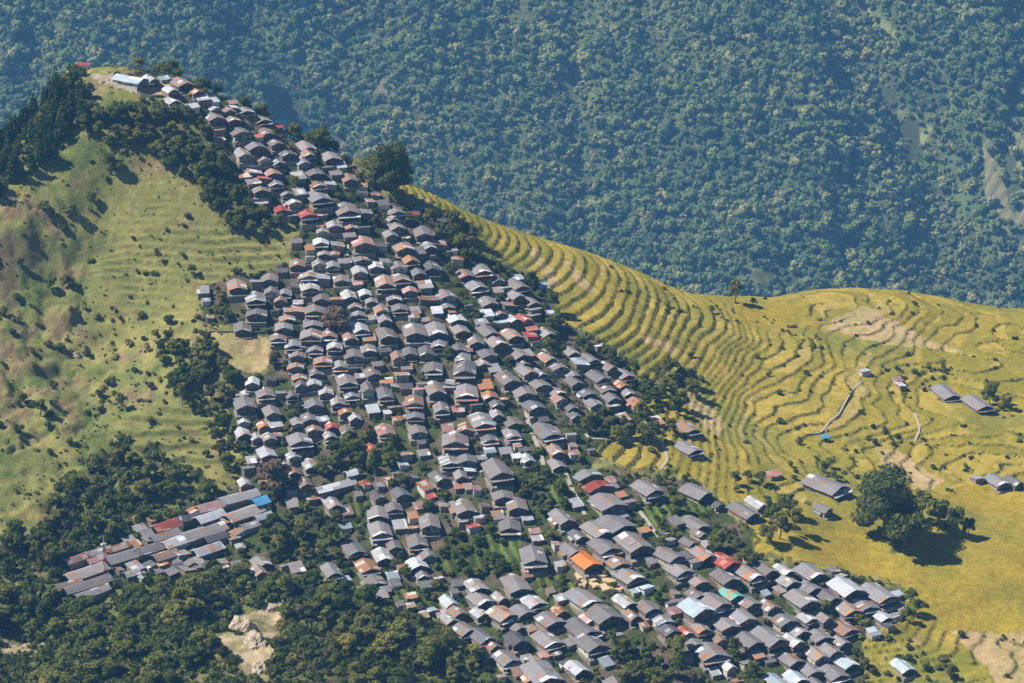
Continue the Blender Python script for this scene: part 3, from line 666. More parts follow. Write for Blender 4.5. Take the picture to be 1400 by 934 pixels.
# ------------------------------------------------------------------ the village: surveyed roofs
# each survey sheet: photo offset and scale, then roofs as x, y, apparent width, roof kind (+ kind of the porch roof)
SHEETS = [
 (60, 60, 4.667, "680,215,100,wr 770,220,70,b 880,240,150,r 965,290,100,o 810,305,105,b 815,338,110,w 945,405,85,W 1010,350,80,w 1075,362,75,W 1085,412,95,w 1200,376,75,r 1228,405,60,W 1090,450,140,g 1180,430,110,r 1300,420,140,g 1350,450,140,r 1210,490,140,r 1240,540,165,g 1265,690,110,w 1110,545,75,p 1345,830,75,w"),
 (240, 100, 4.667, "590,375,110,r 640,300,85,R 630,425,120,r 500,460,160,g 420,495,95,w 570,530,100,r 700,495,120,gr 830,455,115,g 845,508,90,r 815,560,110,w 990,525,125,g 1055,587,60,W 880,620,130,g 785,665,80,w 620,565,110,w 610,607,130,pr 590,662,80,R 510,640,80,rw 490,700,85,g 540,740,120,g 645,708,120,g 900,690,120,og 985,705,75,W 1120,665,115,r 1170,715,80,o 700,768,110,g 740,800,120,w 675,840,110,R 830,885,140,R 910,778,160,g 1085,872,170,gw 1240,815,70,w 545,820,80,w"),
 (300, 240, 4.667, "735,300,120,w 640,312,60,R 660,370,95,g 655,415,115,W 655,475,105,w 735,495,60,o 840,340,115,r 845,378,80,g 890,420,165,p 910,492,130,g 1120,215,115,g 1110,275,90,gw 1115,318,120,g 1110,362,110,g 1295,350,125,g 1250,245,55,R 1160,428,150,r 1330,432,105,w 1210,525,115,ro 1350,572,110,k 520,565,110,r 620,560,105,g 570,603,130,w 722,555,95,w 800,550,80,w 890,602,110,w 1000,548,110,W 1060,560,80,g 1130,580,115,g 1262,605,105,gR 1160,645,150,gp 1192,697,105,p 665,648,80,W 775,632,110,g 872,682,85,p 1070,695,140,rg 585,705,140,wr 1110,758,110,g 830,757,110,w 935,742,90,W 970,785,90,g 1310,705,85,w 630,790,125,g 750,800,80,r 860,818,95,g 1140,812,110,gr 1310,790,70,o 1385,782,70,r 1388,862,65,W 600,850,150,gr 540,868,85,p 600,902,140,g 1025,845,110,r 880,885,115,g 950,908,70,w 230,800,140,w 110,690,130,r 240,692,80,w 320,668,115,g 330,710,100,g 230,850,140,g 410,748,100,g 412,800,90,r 425,842,80,w 502,822,60,w 425,903,115,r"),
 (260, 360, 4.667, "600,402,130,g 600,462,120,gw 780,478,150,gp 880,455,120,rw 800,528,100,g 912,513,105,w 640,508,130,w 670,558,125,g 680,640,110,r 690,703,110,r 690,762,100,g 665,810,90,g 840,612,130,ro 968,630,110,wo 1055,572,150,g 1112,545,110,g 810,702,105,g 812,748,108,w 830,802,110,w 800,880,130,g 1000,745,145,g 1020,812,105,w 1088,722,70,w 1180,690,120,go 1130,790,90,g 1240,822,110,g 1060,322,115,g 1080,410,120,W 1045,372,75,W 1105,368,90,g 1020,450,105,r 1140,478,80,w 1250,438,130,g 1235,340,100,g 1340,600,95,r 1365,645,70,g 1350,720,85,w 950,883,105,w 340,388,120,g 460,800,130,go 412,772,95,W 330,830,80,w 345,895,165,g 100,238,55,w 130,347,55,w"),
 (500, 360, 4.667, "640,65,120,r 745,32,140,go 690,125,145,gw 820,78,105,gw 960,140,150,g 960,195,120,g 1050,238,120,g 1065,290,85,w 1070,332,75,w 790,240,130,g 860,297,95,rg 775,322,70,W 735,378,85,w 868,383,85,b 930,340,105,w 1010,362,125,R 1040,403,75,p 575,345,140,W 540,297,65,o 462,297,85,W 500,195,135,g 465,228,75,o 530,262,110,g 600,398,130,g 450,420,140,g 310,425,145,g 780,428,130,gr 930,440,125,r 1052,462,85,R 1075,498,65,R 1150,432,110,w 460,500,105,g 405,505,55,W 690,490,120,gk 590,528,110,g 650,542,60,o 840,502,145,go 770,573,125,g 762,620,110,w 802,665,75,w 620,602,105,g 970,580,150,g 1000,620,90,r 1020,668,130,g 1105,695,100,w 280,552,95,g 390,557,105,k 245,628,110,g 232,702,105,r 430,645,120,gw 440,800,130,g 530,792,65,w 630,665,140,gw 640,812,150,gr 760,782,85,r 790,830,120,o 832,890,105,g 910,735,150,g 1000,808,150,g 1060,890,150,g 1160,590,120,r 1240,655,130,g 1300,692,115,w 1330,735,125,g 1130,762,140,g 1200,805,125,g 1245,862,110,p 1320,562,105,g 1335,600,80,w 1370,642,80,b 60,702,120,r 112,748,85,o 115,812,110,w 310,890,120,ro 480,912,105,g 1290,893,105,g"),
 (700, 440, 4.667, "390,170,110,gr 490,220,115,gb 440,272,140,g 625,282,115,g 700,318,125,g 700,382,95,o 740,442,95,w 790,497,110,r 545,342,135,g 600,410,125,r 470,432,130,g 630,478,125,g 510,492,120,g 640,532,85,w 905,425,65,w 710,612,70,w 920,637,75,o 1120,662,130,rw 1120,785,145,gk 140,538,140,g 215,685,175,gw 275,805,115,r 285,885,110,gk 385,785,65,r 30,860,65,W 100,852,90,b 390,572,95,g 360,512,90,g 375,722,65,w"),
 (260, 500, 4.667, "520,300,130,g 340,348,95,w 340,390,120,w 470,372,95,o 535,352,85,w 505,388,105,b 420,442,90,w 500,458,110,w 560,442,60,r 490,522,130,W 690,355,95,g 765,312,125,g 845,342,75,b 760,400,130,r 898,385,90,R 892,415,95,w 1000,300,115,o 1020,328,105,w 1010,378,105,r 700,480,190,gw 650,562,120,b 640,605,105,w 655,648,95,r 765,612,110,w 730,738,105,r 1115,752,70,R 1245,402,125,pg 1160,515,90,Rw 1165,282,75,W 1258,297,50,W 340,745,95,w 905,862,120,w 1200,822,100,k"),
 (500, 540, 4.667, "310,48,115,ro 315,112,120,g 325,195,130,g 152,215,130,rg 505,95,125,gR 740,165,160,wo 845,105,95,w 925,155,130,g 930,222,115,gw 780,248,120,gp 620,232,100,o 590,292,180,gp 635,382,130,g 535,412,155,w 480,492,135,g 600,492,95,g 660,472,75,W 950,395,75,W 1040,388,90,g 415,645,60,R 840,492,180,gw 870,615,150,g 620,695,150,g 960,705,140,g 920,808,140,g 690,835,85,R 720,790,75,w 1210,325,125,wo 1212,412,125,g 1250,772,140,g 1340,692,75,w 1350,872,110,g 205,640,130,k 165,692,130,g 100,742,150,g 90,832,155,gw 400,822,140,g 300,770,60,o 1325,322,60,r"),
 (320, 640, 4.667, "170,592,125,g 160,642,105,r 320,622,60,r 400,642,85,g 620,202,115,w 712,372,75,b 760,500,145,go 850,612,150,og 890,692,150,g 620,645,125,gw 1012,482,110,g 955,535,140,w 1190,467,150,gr 1212,535,125,g 1180,595,145,W 1195,655,95,g 705,705,65,W 1230,742,85,g 1305,700,55,W 1370,842,110,b"),
 (580, 700, 3.99, "595,240,140,gw 562,338,50,o 850,125,150,g 800,200,110,g 945,85,160,g 985,180,165,gr 1040,252,140,rg 1140,165,170,g 1110,335,150,g 1090,472,110,w 870,460,170,gw 960,545,190,g 500,375,150,g 285,402,125,w 300,465,150,g 412,455,80,w 310,525,105,w 585,475,140,wg 530,525,145,g 685,580,165,g 735,522,90,o 670,672,150,g 430,550,160,rg 500,592,110,g 155,575,105,w 205,622,140,g 310,672,140,gp 500,685,115,k 440,785,140,gw 362,710,95,r 340,765,105,w 860,625,180,gw 905,705,160,gk 830,840,115,W 640,875,190,g 130,490,120,b 172,535,110,r 25,385,75,g 1130,555,90,r 1010,925,75,g"),
 (820, 620, 4.667, "300,215,165,gw 620,235,175,g 735,295,105,k 920,355,165,g 1000,305,120,w 1110,135,85,p 600,425,155,g 632,492,95,r 572,550,110,g  130,400,80,w 250,560,180,g 440,645,170,g 500,722,170,g 620,805,150,r 800,775,165,g 945,752,160,r 1065,722,130,g 1180,752,140,w 860,885,150,T 640,895,150,g"),
 (860, 734, 3.5, "750,185,110,w 870,172,140,g 560,295,125,g 380,295,155,g 105,335,110,g 150,380,115,w 340,368,180,b 340,412,95,r 180,422,110,k 460,415,140,g 545,372,130,w 560,465,145,g 660,475,155,go 680,335,110,r 720,375,140,g 880,222,125,g 932,262,115,g 830,292,150,g 1040,245,150,W 1190,260,150,gw 1050,335,140,r 1120,322,140,gw 1202,358,95,W 1030,412,125,rg 870,372,100,w 920,392,90,g 820,445,120,w 930,458,140,g 790,492,115,w 985,480,90,w 960,535,100,g 900,560,120,r 1030,582,105,b 790,582,115,g 860,625,125,g 965,625,130,g 880,675,85,g 800,662,110,b 700,672,100,b 390,535,170,gw 310,482,110,g 280,462,80,R 430,482,80,r 470,602,75,W 1310,605,95,b"),
 (1050, 480, 3.99, "970,218,125,gk 1140,272,130,gr 525,108,60,W 725,182,55,W 708,155,50,p 310,725,190,gw 300,845,90,g 1140,692,55,w 1250,692,115,gp 1340,705,90,g"),
]
# long houses of the lower road: photo centre, length and width in pixels, roof kind (their ridges run up to the right)
ROWS = [(318, 678, 44, 22, 'w'), (296, 692, 36, 22, 'p'), (286, 700, 34, 22, 'W'), (336, 696, 44, 24, 'g'), (352, 686, 18, 20, 'B'), (254, 706, 24, 16, 'k'), (235, 717, 38, 22, 'R'), (221, 730, 34, 18, 'g'), (208, 741, 36, 22, 'g'), (176, 753, 42, 26, 'g'),
        (277, 722, 50, 26, 'g'), (294, 732, 26, 16, 'k'), (238, 739, 36, 24, 'w'), (229, 752, 28, 20, 'r'), (284, 748, 34, 20, 'w'), (156, 748, 26, 15, 'o'), (138, 752, 30, 14, 'w'), (108, 766, 26, 14, 'p'), (124, 767, 24, 14, 'p'),
        (116, 778, 48, 26, 'g'), (104, 790, 30, 18, 'r'), (118, 796, 54, 20, 'g'), (124, 804, 40, 16, 'w'), (358, 704, 20, 14, 'W'), (344, 714, 24, 14, 'w'), (180, 781, 18, 13, 'w'), (466, 657, 46, 17, 'w'), (472, 652, 14, 14, 'W'), (803, 647, 16, 32, 'g'), (817, 662, 16, 33, 'R'), (829, 683, 34, 34, 'g'), (842, 710, 34, 34, 'g'), (960, 752, 34, 22, 'r'), (988, 763, 30, 24, 'R')]
YAWS = [(180, 105, 35), (260, 125, 32), (300, 165, 26), (350, 205, 24), (430, 280, 26), (445, 340, 6), (420, 430, 2), (430, 500, 3), (340, 400, 4), (340, 520, 8), (500, 400, 8), (600, 330, 12), (650, 385, 24), (720, 420, 28), (600, 480, 3), (630, 510, 0), (560, 560, 4),
        (710, 490, 32), (760, 540, 32), (830, 500, 32), (850, 540, 20), (780, 600, 12), (640, 600, 2), (520, 700, 4), (580, 720, 4), (700, 700, 3), (730, 760, 2), (830, 680, 30), (800, 730, 34), (870, 650, 34), (960, 670, 40), (900, 760, 38), (1000, 800, 32), (700, 830, 36),
        (640, 850, 36), (780, 850, 34), (1100, 830, 30), (1200, 810, 28), (1300, 540, 18), (1130, 670, 40), (960, 880, 24), (370, 600, 20), (410, 605, 18), (505, 655, 40), (575, 668, 42), (490, 800, 24), (360, 770, 30)]
YA = np.array(YAWS, float)
def yaw_at(u, v):
    w = 1.0 / (((YA[:, 0] - u) ** 2 + (YA[:, 1] - v) ** 2) + 120.0)
    return float((w * YA[:, 2]).sum() / w.sum())

survey = []
for ox, oy, s, txt in SHEETS:
    for item in txt.split():
        x, y, w, k = item.split(",")
        u, v, wp = ox + float(x) / s, oy + float(y) / s, float(w) / s
        if any(abs(u - a[0]) < 8 and abs(v - a[1]) < 5 for a in survey): continue
        survey.append((u, v, wp, k))

# --- building shapes (unit house: 6.4 m wide walls, roof 7.6 m wide)
def roof_mesh(seed, w, l, h, rise, ov, th=0.16, flat=0.0):
    """Two slopes from a gently uneven ridge, with thickness; FLAT shifts the ridge sideways."""
    g = random.Random(seed); n = 5; m = MB()
    xs = [-w / 2 - ov, -(w / 2 + ov) * 0.48, flat, (w / 2 + ov) * 0.48, w / 2 + ov]
    hs = [-ov * rise / (w / 2), rise * 0.50, rise, rise * 0.50, -ov * rise / (w / 2)]
    top = []
    for i in range(n):
        y = -l / 2 - ov * 1.5 + (l + ov * 2.7) * i / (n - 1)
        sag = -0.10 * math.sin(math.pi * i / (n - 1))
        top.append([(x + g.uniform(-.04, .04), y + g.uniform(-.08, .08), h + z + sag + g.uniform(-.06, .06)) for x, z in zip(xs, hs)])
    V = []; idx = {}
    for i in range(n):
        for j in range(5):
            idx[i, j, 0] = len(V); V.append(top[i][j])
    for i in range(n):
        for j in range(5):
            x, y, z = top[i][j]; idx[i, j, 1] = len(V); V.append((x, y, z - th))
    Q = []
    for i in range(n - 1):
        for j in range(4):
            Q.append((idx[i, j, 0], idx[i, j + 1, 0], idx[i + 1, j + 1, 0], idx[i + 1, j, 0]))
            Q.append((idx[i, j, 1], idx[i + 1, j, 1], idx[i + 1, j + 1, 1], idx[i, j + 1, 1]))
    for i in range(n - 1):
        Q.append((idx[i, 0, 0], idx[i + 1, 0, 0], idx[i + 1, 0, 1], idx[i, 0, 1])); Q.append((idx[i + 1, 4, 0], idx[i, 4, 0], idx[i, 4, 1], idx[i + 1, 4, 1]))
    for j in range(4):
        Q.append((idx[0, j + 1, 0], idx[0, j, 0], idx[0, j, 1], idx[0, j + 1, 1])); Q.append((idx[n - 1, j, 0], idx[n - 1, j + 1, 0], idx[n - 1, j + 1, 1], idx[n - 1, j, 1]))
    return np_mesh("roof", V, Q, None, (M['g'],))
REC = 1.5                        # depth of the open veranda under the front gable
def wall_mesh(w, l, h, rise):
    m = MB(); b = -3.5; f = -l / 2 + REC
    A = [(-w / 2, f), (w / 2, f), (w / 2, l / 2), (-w / 2, l / 2)]
    for x, y in A: m.v.append((x, y, b))
    for x, y in A: m.v.append((x, y, h))
    m.v += [(0, f, h + rise), (0, l / 2, h + rise)]
    m.q += [(0, 1, 5, 4), (1, 2, 6, 5), (2, 3, 7, 6), (3, 0, 4, 7), (3, 2, 1, 0), (4, 8, 9, 7), (8, 5, 6, 9)]
    m.t += [(4, 5, 8), (6, 7, 9)]
    for x0, x1 in ((-w / 2, -w / 2 + .3), (w / 2 - .3, w / 2)): m.box(x0, x1, -l / 2, f - .003, b, h - .02)   # side walls run on to the front
    return np_mesh("wall", m.v, m.q, m.t, (WALLS[0],))
def porch_mesh(seed, w, l, z0, z1, dep):
    g = random.Random(seed); m = MB()
    y0, y1 = -l / 2 - 0.003, -l / 2 - dep
    n = 4
    for i in range(n):
        xa = -w / 2 - .35 + (w + .7) * i / n + (0.012 if i else 0); xb = -w / 2 - .35 + (w + .7) * (i + 1) / n
        d = g.uniform(-.12, .12); dz = g.uniform(-.05, .05)
        m.hexa([(xa, y1 + d, z1 - .1 + dz), (xb, y1 + d, z1 - .1 + dz), (xb, y0, z0 - .1 + dz), (xa, y0, z0 - .1 + dz), (xa, y1 + d, z1 + dz), (xb, y1 + d, z1 + dz), (xb, y0, z0 + dz), (xa, y0, z0 + dz)])
    return np_mesh("porch_roof", m.v, m.q, None, (M['g'],))
def lean_mesh(seed, w, l, h, side):
    """A low lean-to roof along one side wall, on its own end wall."""
    g = random.Random(seed); r = MB(); x0, x1 = side * (w / 2 + .01), side * (w / 2 + g.uniform(1.5, 2.3)); ya, yb = -l * g.uniform(.1, .4), l * g.uniform(.25, .45)
    za, zb = h * .84, h * .84 - .75
    xs = sorted(((x0, za), (x1, zb)))
    r.hexa([(xs[0][0], ya, xs[0][1] - .1), (xs[1][0], ya, xs[1][1] - .1), (xs[1][0], yb, xs[1][1] - .1), (xs[0][0], yb, xs[0][1] - .1), (xs[0][0], ya, xs[0][1]), (xs[1][0], ya, xs[1][1]), (xs[1][0], yb, xs[1][1]), (xs[0][0], yb, xs[0][1])])
    m = MB(); lo, hi = min(x0, x1 * .94), max(x0, x1 * .94)
    m.box(lo, hi, ya + .2, yb - .2, -3, zb - .12)
    return np_mesh("lean_to_roof", r.v, r.q, None, (M['w'],)), np_mesh("lean_to_wall", m.v, m.q, None, (WALLS[0],))
def sheet_mesh(seed, w, l, h, rise):
    g = random.Random(seed); m = MB(); sd = g.choice((-1, 1)); a, b = g.uniform(.08, .45), g.uniform(.6, 1.12)
    y0 = g.uniform(-l / 2 - .5, l * .1); y1 = y0 + g.uniform(1.6, 3.2)
    P = []
    for t in (a, b):
        x = sd * w / 2 * t; z = h + .17 + rise * (1 - t) + .09
        P.append((x, z))
    P.sort(); (xa, za), (xb, zb) = P
    m.hexa([(xa, y0, za), (xb, y0, zb), (xb, y1, zb), (xa, y1, za), (xa, y0, za + .04), (xb, y0, zb + .04), (xb, y1, zb + .04), (xa, y1, za + .04)])
    return np_mesh("roof_sheet", m.v, m.q, None, (M['w'],))
def window_mesh(w=0.95, h=1.05):
    m = MB(); f = 0.12
    m.box(-w / 2, -w / 2 + f, -.10, .02, -h / 2, h / 2); m.box(w / 2 - f, w / 2, -.10, .02, -h / 2, h / 2)
    m.box(-w / 2 + f, w / 2 - f, -.10, .02, h / 2 - f, h / 2); m.box(-w / 2 + f, w / 2 - f, -.13, .02, -h / 2, -h / 2 + f)
    m.box(-.04, .04, -.08, .02, -h / 2 + f, h / 2 - f)
    k = len(m.q); m.box(-w / 2 + f, -.04, -.03, .02, -h / 2 + f, h / 2 - f); m.box(.04, w / 2 - f, -.03, .02, -h / 2 + f, h / 2 - f)
    return np_mesh("window", m.v, m.q, None, (M_frame, M_pane), mat_idx=[0] * k + [1] * (len(m.q) - k))
def door_mesh():
    m = MB(); m.box(-.62, -.5, -.09, .02, 0, 1.95); m.box(.5, .62, -.09, .02, 0, 1.95); m.box(-.62, .62, -.09, .02, 1.953, 2.08)
    k = len(m.q); m.box(-.497, -.02, -.04, .02, 0, 1.95); m.box(.0, .497, -.05, .02, 0, 1.95)
    return np_mesh("door", m.v, m.q, None, (M_frame, M_wood), mat_idx=[0] * k + [1] * (len(m.q) - k))
def post_mesh(h):
    m = MB(); m.bar((0, 0, -2.2), (0, 0, h), .10, .09, 6); m.box(-.14, .14, -.14, .14, h - .12, h)
    return m.mesh("post", M_wood)
def plinth_mesh(w, l):
    m = MB(); z = 0.0
    m.box(-w / 2 - .5, w / 2 + .45, -l / 2 - 1.9, -l / 2 - .004, -3.8, z - .25)
    m.box(-w / 2 - .62, -w / 2 - .004, -l / 2, l / 2 + .2, -3.8, z - .2)
    return np_mesh("terrace_wall", m.v, m.q, None, (M_stone,))
HK = []
for i, (asp, h, rise) in enumerate(((1.35, 2.3, 1.25), (1.5, 2.15, 1.15), (1.7, 2.5, 1.35), (1.45, 2.0, 1.10), (1.6, 2.7, 1.35), (1.3, 2.25, 1.2))):
    w = 6.4; l = w * asp
    HK.append(dict(w=w, l=l, h=h, wall=wall_mesh(w, l, h, rise), roof=[roof_mesh(10 * i + k, w, l, h + .17, rise, .62) for k in range(3)],
                   porch=[porch_mesh(i, w, l, h * .86, h * .86 - .5, 2.0), porch_mesh(20 + i, w, l, h * .88, h * .88 - .35, 1.35)],
                   lean=[lean_mesh(50 + 7 * i + k, w, l, h, sd) for k, sd in enumerate((-1, 1, 1))], sheet=[sheet_mesh(90 + 9 * i + k, w, l, h, rise) for k in range(5)],
                   plinth=plinth_mesh(w, l), post=post_mesh(h * .86 - .57)))
WIN, DOOR = window_mesh(), door_mesh()
def shed_meshes(i, w, l, h0, h1):
    m = MB(); t = .22
    m.hexa([(-w / 2, -l / 2, -2.5), (w / 2, -l / 2, -2.5), (w / 2, l / 2, -2.5), (-w / 2, l / 2, -2.5), (-w / 2, -l / 2, h0), (w / 2, -l / 2, h0), (w / 2, l / 2, h1), (-w / 2, l / 2, h1)])
    wm = np_mesh("wall", m.v, m.q, None, (WALLS[0],))
    r = MB(); g = random.Random(i); n = 3; o = .4
    for k in range(n):
        xa = -w / 2 - o + (w + 2 * o) * k / n + (.012 if k else 0); xb = -w / 2 - o + (w + 2 * o) * (k + 1) / n; dz = g.uniform(-.04, .06); d = g.uniform(-.15, .15)
        s_ = (h1 - h0) / l * o
        r.hexa([(xa, -l / 2 - o + d, h0 - s_ + .02 + dz), (xb, -l / 2 - o + d, h0 - s_ + .02 + dz), (xb, l / 2 + o, h1 + s_ + .02 + dz), (xa, l / 2 + o, h1 + s_ + .02 + dz),
                (xa, -l / 2 - o + d, h0 - s_ + .12 + dz), (xb, -l / 2 - o + d, h0 - s_ + .12 + dz), (xb, l / 2 + o, h1 + s_ + .12 + dz), (xa, l / 2 + o, h1 + s_ + .12 + dz)])
    return wm, np_mesh("roof", r.v, r.q, None, (M['w'],))
SK = [(4.2, 3.8, 1.4, 2.1) + shed_meshes(1, 4.2, 3.8, 1.4, 2.1), (4.6, 3.6, 1.6, 2.1) + shed_meshes(2, 4.6, 3.6, 1.6, 2.1), (3.6, 4.2, 1.3, 2.2) + shed_meshes(3, 3.6, 4.2, 1.3, 2.2)]

# --- where each house stands
class Site: pass
sites = []
def add_site(u, v, wp, kind, yaw=None, lenp=None, shed=None, lift=None):
    s = Site(); s.u, s.v, s.wp, s.kind = u, v, wp, kind
    s.shed = (wp < 19.0) if shed is None else shed
    s.lift = (1.4 if s.shed else 2.5) if lift is None else lift
    s.x, s.y, s.z, s.d = at(u, v, s.lift)
    s.yaw = R((yaw_at(u, v) if yaw is None else yaw) + SEED.uniform(-5, 5)); s.row = lenp is not None
    ppm = F / s.d
    c, sn = abs(math.cos(s.yaw)), abs(math.sin(s.yaw))
    if s.row:
        s.w, s.l = wp / ppm * 1.06, lenp / ppm * 1.12
    else:
        s.vi = SEED.randrange(len(HK)); asp = (0.85 if s.shed else HK[s.vi]['l'] / HK[s.vi]['w'])
        s.w = wp / ppm / (c + 0.55 * sn * asp); s.l = s.w * asp
    sites.append(s); return s
for u, v, wp, k in survey: add_site(u, v, wp, k)
add_site(800, 764, 36, 'O', shed=False)
add_site(178, 105, 21, 'b', yaw=60, lenp=36, shed=False, lift=2.8)
for u, v, lp, wp, k in ROWS: add_site(u, v, wp, k, yaw=-52 if u < 400 else -58 if u < 500 else 30, lenp=lp * 1.0, shed=False, lift=2.6)

def corners(s, g=1.0):
    c, n = math.cos(s.yaw), math.sin(s.yaw); a, b = s.w / 2 * g, s.l / 2 * g
    return [(s.x + px * c - py * n, s.y + px * n + py * c) for px, py in ((-a, -b), (a, -b), (a, b), (-a, b))]
def overlap(s, t, g=0.86):
    dx, dy = t.x - s.x, t.y - s.y
    if dx * dx + dy * dy > ((s.w + s.l + t.w + t.l) * 0.36) ** 2: return 0
    A, B = corners(s, g), corners(t, g); best = 9
    for yaw in (s.yaw, s.yaw + math.pi / 2, t.yaw, t.yaw + math.pi / 2):
        ax, ay = math.cos(yaw), math.sin(yaw)
        pa = [x * ax + y * ay for x, y in A]; pb = [x * ax + y * ay for x, y in B]
        o = min(max(pa), max(pb)) - max(min(pa), min(pb))
        if o <= 0: return 0
        best = min(best, o)
    return best
for it in range(14):
    moved = 0
    for i, s in enumerate(sites):
        for t in sites[i + 1:]:
            o = overlap(s, t)
            if o > 0:
                moved += 1
                dx, dy = t.x - s.x, t.y - s.y; n = math.hypot(dx, dy) + 1e-6
                k = min(0.35, o * 0.3)
                s.x -= dx / n * k; s.y -= dy / n * k; t.x += dx / n * k; t.y += dy / n * k
                for q in (s, t):
                    if q.row: q.w *= 0.996; continue
                    q.l *= 0.965 if q.l > q.w * 1.02 else 0.99; q.w *= 0.994
    if not moved: break

# --- the fillers: little sheds in the gaps between the houses
def free(x, y, r, pool):
    return all((x - s.x) ** 2 + (y - s.y) ** 2 > (0.47 * (s.w + s.l) * 0.62 + r) ** 2 for s in pool)
gf_ = random.Random(77)
NOFILL = [[(600, 715), (720, 715), (720, 790), (600, 790)], [(700, 625), (790, 625), (790, 700), (700, 700)], [(400, 560), (540, 590), (540, 650), (400, 640)], [(280, 455), (385, 455), (385, 515), (280, 515)], [(860, 645), (1010, 640), (1040, 760), (900, 700)],
          [(270, 400), (370, 420), (370, 455), (270, 455)], [(100, 90), (250, 90), (250, 130), (100, 140)], [(330, 700), (470, 690), (470, 800), (330, 800)], [(850, 860), (930, 860), (930, 934), (850, 934)], [(770, 460), (900, 500), (880, 600), (800, 600)]]
n_fill = 0
for k in range(8000):
    u, v = gf_.uniform(270, 1235), gf_.uniform(120, 930)
    if n_fill >= 175: break
    if not inpoly(np.array([u]), np.array([v]), VILLAGE)[0] or any(inpoly(np.array([u]), np.array([v]), p)[0] for p in NOFILL): continue
    x, y, z, d = at(u, v, 1.5)
    if not free(x, y, 1.05, sites): continue
    add_site(u, v, gf_.uniform(11, 17), gf_.choice("wwwgrrogpggbkk"), shed=True, lift=1.5); n_fill += 1

SPUR = [(82, 800), (200, 710), (345, 664), (378, 690), (300, 768), (200, 792)]
n_fill = 0
for k in range(2500):
    u, v = gf_.uniform(80, 380), gf_.uniform(660, 800)
    if n_fill >= 26: break
    if not inpoly(np.array([u]), np.array([v]), SPUR)[0]: continue
    x, y, z, d = at(u, v, 1.5)
    if not free(x, y, 0.9, sites): continue
    add_site(u, v, gf_.uniform(11, 17), gf_.choice("wwggropgwk"), yaw=gf_.choice((-52, 38)), shed=True, lift=1.5); n_fill += 1

def make_house(s):
    root = bpy.data.objects.new("cottage" if s.small else "house", None); COL.objects.link(root)
    s.z = float(hz(s.x, s.y)); root.location = (s.x, s.y, s.z); root.rotation_euler = (0, 0, s.yaw)
    g = random.Random(int(s.u * 131 + s.v * 17))
    if s.row:
        k = HK[g.choice((1, 3))]; sx, sy, sz = s.w / k['w'], s.l / k['l'], 0.85
        root.scale = (sx, sy, sz)
    else:
        k = HK[s.vi]; sc = s.w / (k['w'] + 0.7); root.scale = (sc, sc * s.l / (s.w * k['l'] / k['w']), max(sc, 0.75) * (0.78 + 0.26 * g.random()))
    wmat = g.choices(WALLS, (6, 1, 3, 2))[0]
    s.wall = WALLS.index(wmat)
    link("wall", k['wall'], root, mat=wmat)
    link("roof", g.choice(k['roof']), root, mat=M[s.kind[0]])
    s.porch = None
    big = s.wp > 27
    if not s.row:
        link("terrace_wall", k['plinth'], root)
    if len(s.kind) > 1 or (not s.row and g.random() < 0.22):
        pm = s.kind[1] if len(s.kind) > 1 else g.choice("ggrwk"); s.porch = pm
        j = 0 if g.random() < .7 else 1
        link("porch_roof", k['porch'][j], root, mat=M[pm])
        if big and j == 0:
            for px in (-k['w'] / 2 + .1, k['w'] / 2 - .1): link("post", k['post'], root, (px, -k['l'] / 2 - 1.75, 0))
    if not s.row and g.random() < 0.42:
        lr, lw = g.choice(k['lean']); link("lean_to_roof", lr, root, mat=M[g.choice("ggwrkopb")]); link("lean_to_wall", lw, root, mat=wmat)
    if s.kind[0] in "grk" and not s.row and g.random() < 0.40:
        link("roof_sheet", g.choice(k['sheet']), root, mat=M[g.choice("wwWrogb")])
    if s.wp > 22 or s.row:
        l, w, h = k['l'], k['w'], k['h']
        zz = h * .86 if s.porch is None else h * .9
        for px in (-w * .24, w * .24): link("window", WIN, root, (px, -l / 2 + REC - .004, min(zz - .25, h * .60)))
        if big or s.row:
            for py in (-l * .25, l * .22):
                o = link("window", WIN, root, (-w / 2 - .004, py, h * .60)); o.rotation_euler = (0, 0, R(-90))
        if big: link("door", DOOR, root, (g.choice((-.6, .8)), -l / 2 + REC - .004, 0.1))
    s.root = root; return root
def make_shed(s):
    root = bpy.data.objects.new("shed", None); COL.objects.link(root)
    s.z = float(hz(s.x, s.y)); root.location = (s.x, s.y, s.z)
    g = random.Random(int(s.u * 131 + s.v * 17)); k = g.choice(SK)
    root.rotation_euler = (0, 0, s.yaw + g.choice((0, 0, 0, R(90), R(180))))
    sc = s.w / k[0]; root.scale = (sc, sc, min(1.15, max(0.75, sc)))
    wmat = g.choices(WALLS, (4, 2, 3, 1))[0]; s.wall = WALLS.index(wmat)
    link("wall", k[4], root, mat=wmat); link("roof", k[5], root, mat=M[s.kind[0]])
    s.root = root; s.porch = None; return root
_big = sorted((s for s in sites if not s.shed), key=lambda s: -(s.wp + 100 * s.row))
for i, s in enumerate(_big): s.small = i >= 296
for s in sites:
    if s.shed: make_shed(s)
    else: make_house(s)
print("houses", sum(not s.shed for s in sites), "sheds", sum(s.shed for s in sites))

